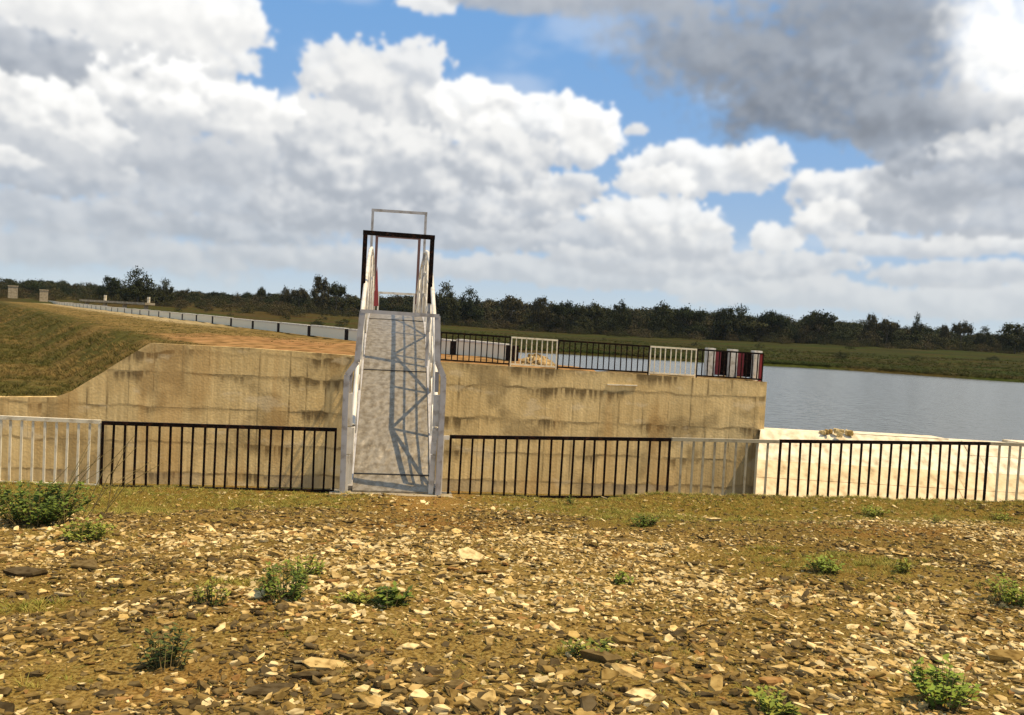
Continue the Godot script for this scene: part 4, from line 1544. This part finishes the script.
# ================================================================ trees
func crown(rr: RandomNumberGenerator, shape: int) -> ArrayMesh:
	var b := MB.new()
	var clumps: int = [84, 50, 34][shape]
	for i in clumps:
		var a := rr.randf() * TAU
		var r := sqrt(rr.randf())
		var y: float
		match shape:
			0: y = rr.randf_range(0.28, 1.0) * (1.0 - 0.45 * r * r)                  # full, down low
			1: y = 0.62 + rr.randf_range(-0.06, 0.3) * (1.0 - 0.6 * r)               # flat-topped
			_: y = rr.randf_range(0.05, 0.95) * (1.0 - 0.5 * r * r)                  # bush to the ground
		var c := Vector3(cos(a) * r * 0.52, y, sin(a) * r * 0.52)
		var cr := rr.randf_range(0.08, 0.16)
		var tone := rr.randf_range(0.65, 1.3)
		for j in (34 if shape == 2 else 64):
			var o := Vector3(rr.randfn(), rr.randfn() * 0.7, rr.randfn()) * cr * 0.6
			var p := c + o
			var s := rr.randf_range(0.018, 0.040)
			var d := Vector3(rr.randfn(), rr.randfn(), rr.randfn()).normalized()
			var e := d.cross(Vector3(rr.randfn(), rr.randfn(), rr.randfn())).normalized()
			var k := tone * rr.randf_range(0.8, 1.2)
			b.col = Color(k, k * 1.02, k)
			b.quad(p - d * s, p + e * s * 0.6, p + d * s, p - e * s * 0.6)
			var nn := (o.normalized() + Vector3(0, 0.5, 0)).normalized()
			for q in 4:
				b.n[b.n.size() - 1 - q] = (b.n[b.n.size() - 1 - q] * (1.0 if b.n[b.n.size() - 1 - q].dot(nn) > 0 else -1.0) + nn).normalized()
	return b.mesh()

func trunk(rr: RandomNumberGenerator, shape: int) -> ArrayMesh:
	var b := MB.new()
	var fork := 0.3 if shape == 0 else 0.38
	var f := Vector3(rr.randf_range(-0.03, 0.03), fork, rr.randf_range(-0.03, 0.03))
	b.tube(Vector3(0, -0.04, 0), f, 0.026, 0.018, 6)
	for i in 6:
		var a := TAU * (i + rr.randf_range(-0.3, 0.3)) / 6.0
		var e := Vector3(cos(a) * 0.3, rr.randf_range(0.6, 0.82), sin(a) * 0.3)
		b.tube(f, f.lerp(e, 0.55) + Vector3(0, 0.03, 0), 0.012, 0.008, 5)
		b.tube(f.lerp(e, 0.55) + Vector3(0, 0.03, 0), e, 0.008, 0.003, 5)
	return b.mesh()

func make_trees() -> void:
	var rr := RandomNumberGenerator.new()
	rr.seed = 303
	var crowns := []
	var trunks := []
	for i in 8:
		var sh: int = [0, 1, 0, 1, 0, 2, 2, 2][i]
		crowns.append(crown(rr, sh))
		trunks.append(trunk(rr, sh))
	var leafm := []
	for c in [Color(0.030, 0.036, 0.014), Color(0.040, 0.044, 0.018), Color(0.050, 0.046, 0.022), Color(0.022, 0.030, 0.012)]:
		var m: StandardMaterial3D = M.leaf.duplicate()
		m.albedo_color = c.linear_to_srgb()
		leafm.append(m)
	# trees whose tops stand out: x, top y, width px, shape, depth, label
	var big := [
		[139, 271, 30, 0, 230, "large round dark tree rising behind crest parapet"],
		[112, 276, 22, 0, 245, "pale grey-green tree left of large round tree"],
		[166, 281, 18, 0, 240, "small bushy tree right of large round tree"],
		[321, 275, 17, 0, 280, "tall dark tree with rounded head left of footbridge"],
		[337, 280, 18, 1, 285, "spreading tree next to tall dark tree"],
		[300, 286, 16, 1, 290, "sparse grey tree before the tall dark tree"],
		[286, 286, 10, 0, 290, "small dark round tree in field edge woods"],
		[262, 285, 8, 1, 300, "slender lone tree with small top"],
		[446, 285, 26, 0, 275, "dark full tree just right of footbridge frame"],
		[470, 291, 26, 0, 285, "bushy tree second from footbridge frame"],
		[512, 293, 24, 1, 290, "flat-topped tree above the dark far railing"],
		[541, 296, 20, 0, 290, "rounded tree above cream far railing panel"],
	]
	for x in [566, 592, 622, 664, 690, 726, 742, 776]:
		big.append([x, 0, rr.randf_range(18, 30), rr.randi() % 2, 290, "dark woodland tree standing above the tree line across the lake"])
	big.append_array([
		[772, 308, 22, 1, 290, "flat-topped tree straight above the wall's end"],
		[820, 308, 30, 1, 290, "broad flat-crowned tree on the lake's far side"],
		[872, 313, 14, 0, 290, "small round-headed tree on far tree line"],
		[888, 317, 20, 1, 290, "low spreading tree beside small round-headed tree"],
		[918, 316, 11, 0, 290, "compact dome-shaped tree on far tree line"],
		[945, 324, 10, 0, 290, "small pointed tree before the lone umbrella tree"],
		[963, 319, 18, 1, 280, "lone umbrella-shaped tree standing clear of woods"],
		[985, 328, 16, 0, 290, "low bushy tree between umbrella tree and dense one"],
		[1017, 323, 34, 0, 270, "dense dark tree at the far end of the woods"],
	])
	var line := [[-60, 274], [0, 276], [60, 279], [150, 286], [220, 290], [300, 292], [400, 293], [460, 296], [560, 301], [650, 305], [740, 311], [820, 317], [900, 322], [960, 328], [1030, 334], [1100, 340]]
	var top_at := func(x: float) -> float:
		for i in line.size() - 1:
			if x <= line[i + 1][0]:
				return lerpf(line[i][1], line[i + 1][1], inverse_lerp(line[i][0], line[i + 1][0], x))
		return line[-1][1] + (x - 1100) * 0.055
	for e in big:
		var py: float = e[1] if e[1] > 0 else top_at.call(e[0]) - rr.randf_range(1.0, 4.0)
		var p := at_depth(e[0], py, e[4])
		var g := field_height(p.x, -p.z) - 0.15
		var h := maxf(p.y - g, 3.0)
		var w: float = e[2] / F * e[4] / 1.05
		var vi: int = [0, 1, 2, 3, 4][rr.randi() % 5]
		if e[3] == 1: vi = [1, 3][rr.randi() % 2]
		else: vi = [0, 2, 4][rr.randi() % 3]
		var tr := Transform3D(Basis(Vector3.UP, rr.randf() * TAU).scaled(Vector3(w, h, w)), Vector3(p.x, g, p.z))
		var grp := "woodland trees above the tree line" if e[1] == 0 else "far trees"
		var t := thing("woodland_tree", e[5], "tree", tr, grp)
		part("trunk", trunks[vi], M.bark, t)
		part("crown", crowns[vi], leafm[rr.randi() % 4], t)
	# the wood itself: one far mass
	var lots := []
	for i in 8:
		lots.append([])
	for i in 2600:
		var px := rr.randf_range(-330, 1360)
		var depth := rr.randf_range(285, 420)
		var q := at_depth(px, 330, depth)
		var g := field_height(q.x, -q.z) - 0.3
		var ptop := at_depth(px, top_at.call(clampf(px, -60, 1500)) if px > -60 else 274.0 + (px + 60) * 0.053, depth)
		var full := maxf(ptop.y - g, 3.0)
		var h := full * rr.randf_range(0.55, 0.96) * lerpf(0.85, 1.0, smoothstep(285, 340, depth))
		var w := h * rr.randf_range(0.7, 1.3)
		var vi := rr.randi_range(5, 7) if rr.randf() < 0.7 else rr.randi() % 5
		var k := rr.randf_range(0.7, 1.35)
		var c: Color = [Color(0.030, 0.036, 0.014), Color(0.040, 0.042, 0.017), Color(0.050, 0.044, 0.021), Color(0.022, 0.030, 0.012)][rr.randi() % 4] * k
		lots[vi].append([Transform3D(Basis(Vector3.UP, rr.randf() * TAU).scaled(Vector3(w, h, w)), Vector3(q.x, g, q.z)), c])
	# low scrub in front of it
	for i in 900:
		var px := rr.randf_range(-300, 1330)
		var depth := rr.randf_range(225, 300)
		if px > 300 and depth < 262:
			continue
		var q := at_depth(px, 330, depth)
		var h := rr.randf_range(1.2, 3.6)
		var w := h * rr.randf_range(1.0, 1.8)
		var c: Color = [Color(0.040, 0.044, 0.016), Color(0.055, 0.052, 0.020), Color(0.075, 0.060, 0.028)][rr.randi() % 3]
		lots[rr.randi_range(5, 7)].append([Transform3D(Basis(Vector3.UP, rr.randf() * TAU).scaled(Vector3(w, h, w)), Vector3(q.x, field_height(q.x, -q.z) - 0.2, q.z)), c])
	scatter("far_woodland", "dark continuous woodland beyond lake and field", "woodland", crowns, lots, M.leaf)
	# shrubs dotted over the field
	for i in 26:
		var px := rr.randf_range(165, 360) if i < 14 else rr.randf_range(560, 1010)
		var z := rr.randf_range(130, 215)
		var q := at_depth(px, 330, z)
		var h := rr.randf_range(0.7, 1.5)
		var t := thing("field_shrub", "small dark shrub dotted in the open field", "shrub", Transform3D(Basis(Vector3.UP, rr.randf() * TAU).scaled(Vector3(h * 1.6, h, h * 1.6)), Vector3(q.x, field_height(q.x, -q.z) - 0.1, q.z)), "shrubs in the field")
		part("foliage", crowns[5 + i % 3], leafm[i % 4], t)

# a heap of sandy rubble behind the far railing
func make_heap() -> void:
	var rr := RandomNumberGenerator.new()
	rr.seed = 55
	var c := on_plane(537, 362, 16.1)
	var h := thing("rubble_heap", "sandy heap of rubble behind cream railing on far wall", "heap", frame() * Transform3D(Basis(), Vector3(c.x, CREST_Y - 0.2, -16.1)))
	var b := MB.new()
	var rings := 6
	var seg := 16
	var pts := []
	for r in rings + 1:
		var row := []
		for i in seg:
			var a := TAU * i / seg
			var k := float(r) / rings
			var rad := (1.0 - k) * (1.0 + 0.25 * rr.randf_range(-1, 1))
			row.append(Vector3(cos(a) * rad * 0.85, 0.62 * (1.0 - pow(1.0 - k, 1.6)) + rr.randf_range(-0.03, 0.03) - 0.05, sin(a) * rad * 0.5))
		pts.append(row)
	for r in rings:
		for i in seg:
			var j := (i + 1) % seg
			b.col = Color(0.42, 0.32, 0.17) * rr.randf_range(0.8, 1.15)
			b.quad(pts[r][i], pts[r + 1][i], pts[r + 1][j], pts[r][j])
	for k in b.n.size():
		if b.n[k].y < 0:
			b.n[k] = -b.n[k]
	part("mound", b.mesh(), M.stone, h)
	for i in 14:
		var a := rr.randf() * TAU
		var r := rr.randf_range(0.1, 0.8)
		part("rock", shard(rr, 0.6), M.stone_tones[[0, 1, 3][i % 3]], h, Transform3D(Basis(Vector3.UP, rr.randf() * TAU).scaled(Vector3.ONE * rr.randf_range(0.12, 0.28)), Vector3(cos(a) * r * 0.85, 0.58 * (1.0 - pow(r, 1.4)), sin(a) * r * 0.5)))

func make_crest_stones() -> void:
	var rr := RandomNumberGenerator.new()
	rr.seed = 66
	var c := on_level(838, 433.5, -0.42)
	var h := thing("stone_pile", "little pile of pale stones on top of the weir", "stones", Transform3D(Basis(), c))
	for i in 16:
		var a := rr.randf() * TAU
		var r := sqrt(rr.randf())
		part("stone", shard(rr, 0.6), M.stone_tones[[0, 3, 3, 1][i % 4]], h, Transform3D(Basis(Vector3.UP, rr.randf() * TAU).scaled(Vector3.ONE * rr.randf_range(0.15, 0.32)), Vector3(cos(a) * r * 0.7, -0.03 + 0.15 * (1.0 - r), sin(a) * r * 0.3)))

func _ready() -> void:
	var t0 := Time.get_ticks_msec()
	setup_view()
	print("sky ", Time.get_ticks_msec() - t0)
	make_materials()
	M.dark_steel = flat(lin(0.06, 0.06, 0.055), 0.6, 0.4)
	M.pale_wash = flat(lin(0.72, 0.66, 0.48), 0.8)
	make_bank()
	print("bank ", Time.get_ticks_msec() - t0)
	make_field()
	make_wall()
	print("wall ", Time.get_ticks_msec() - t0)
	make_dam()
	print("dam ", Time.get_ticks_msec() - t0)
	make_weir()
	make_parapet()
	make_railings()
	make_bridge()
	make_barrier()
	make_stones()
	print("stones ", Time.get_ticks_msec() - t0)
	make_heap()
	make_crest_stones()
	make_grass()
	make_weeds()
	make_trees()
	print("done ", Time.get_ticks_msec() - t0)
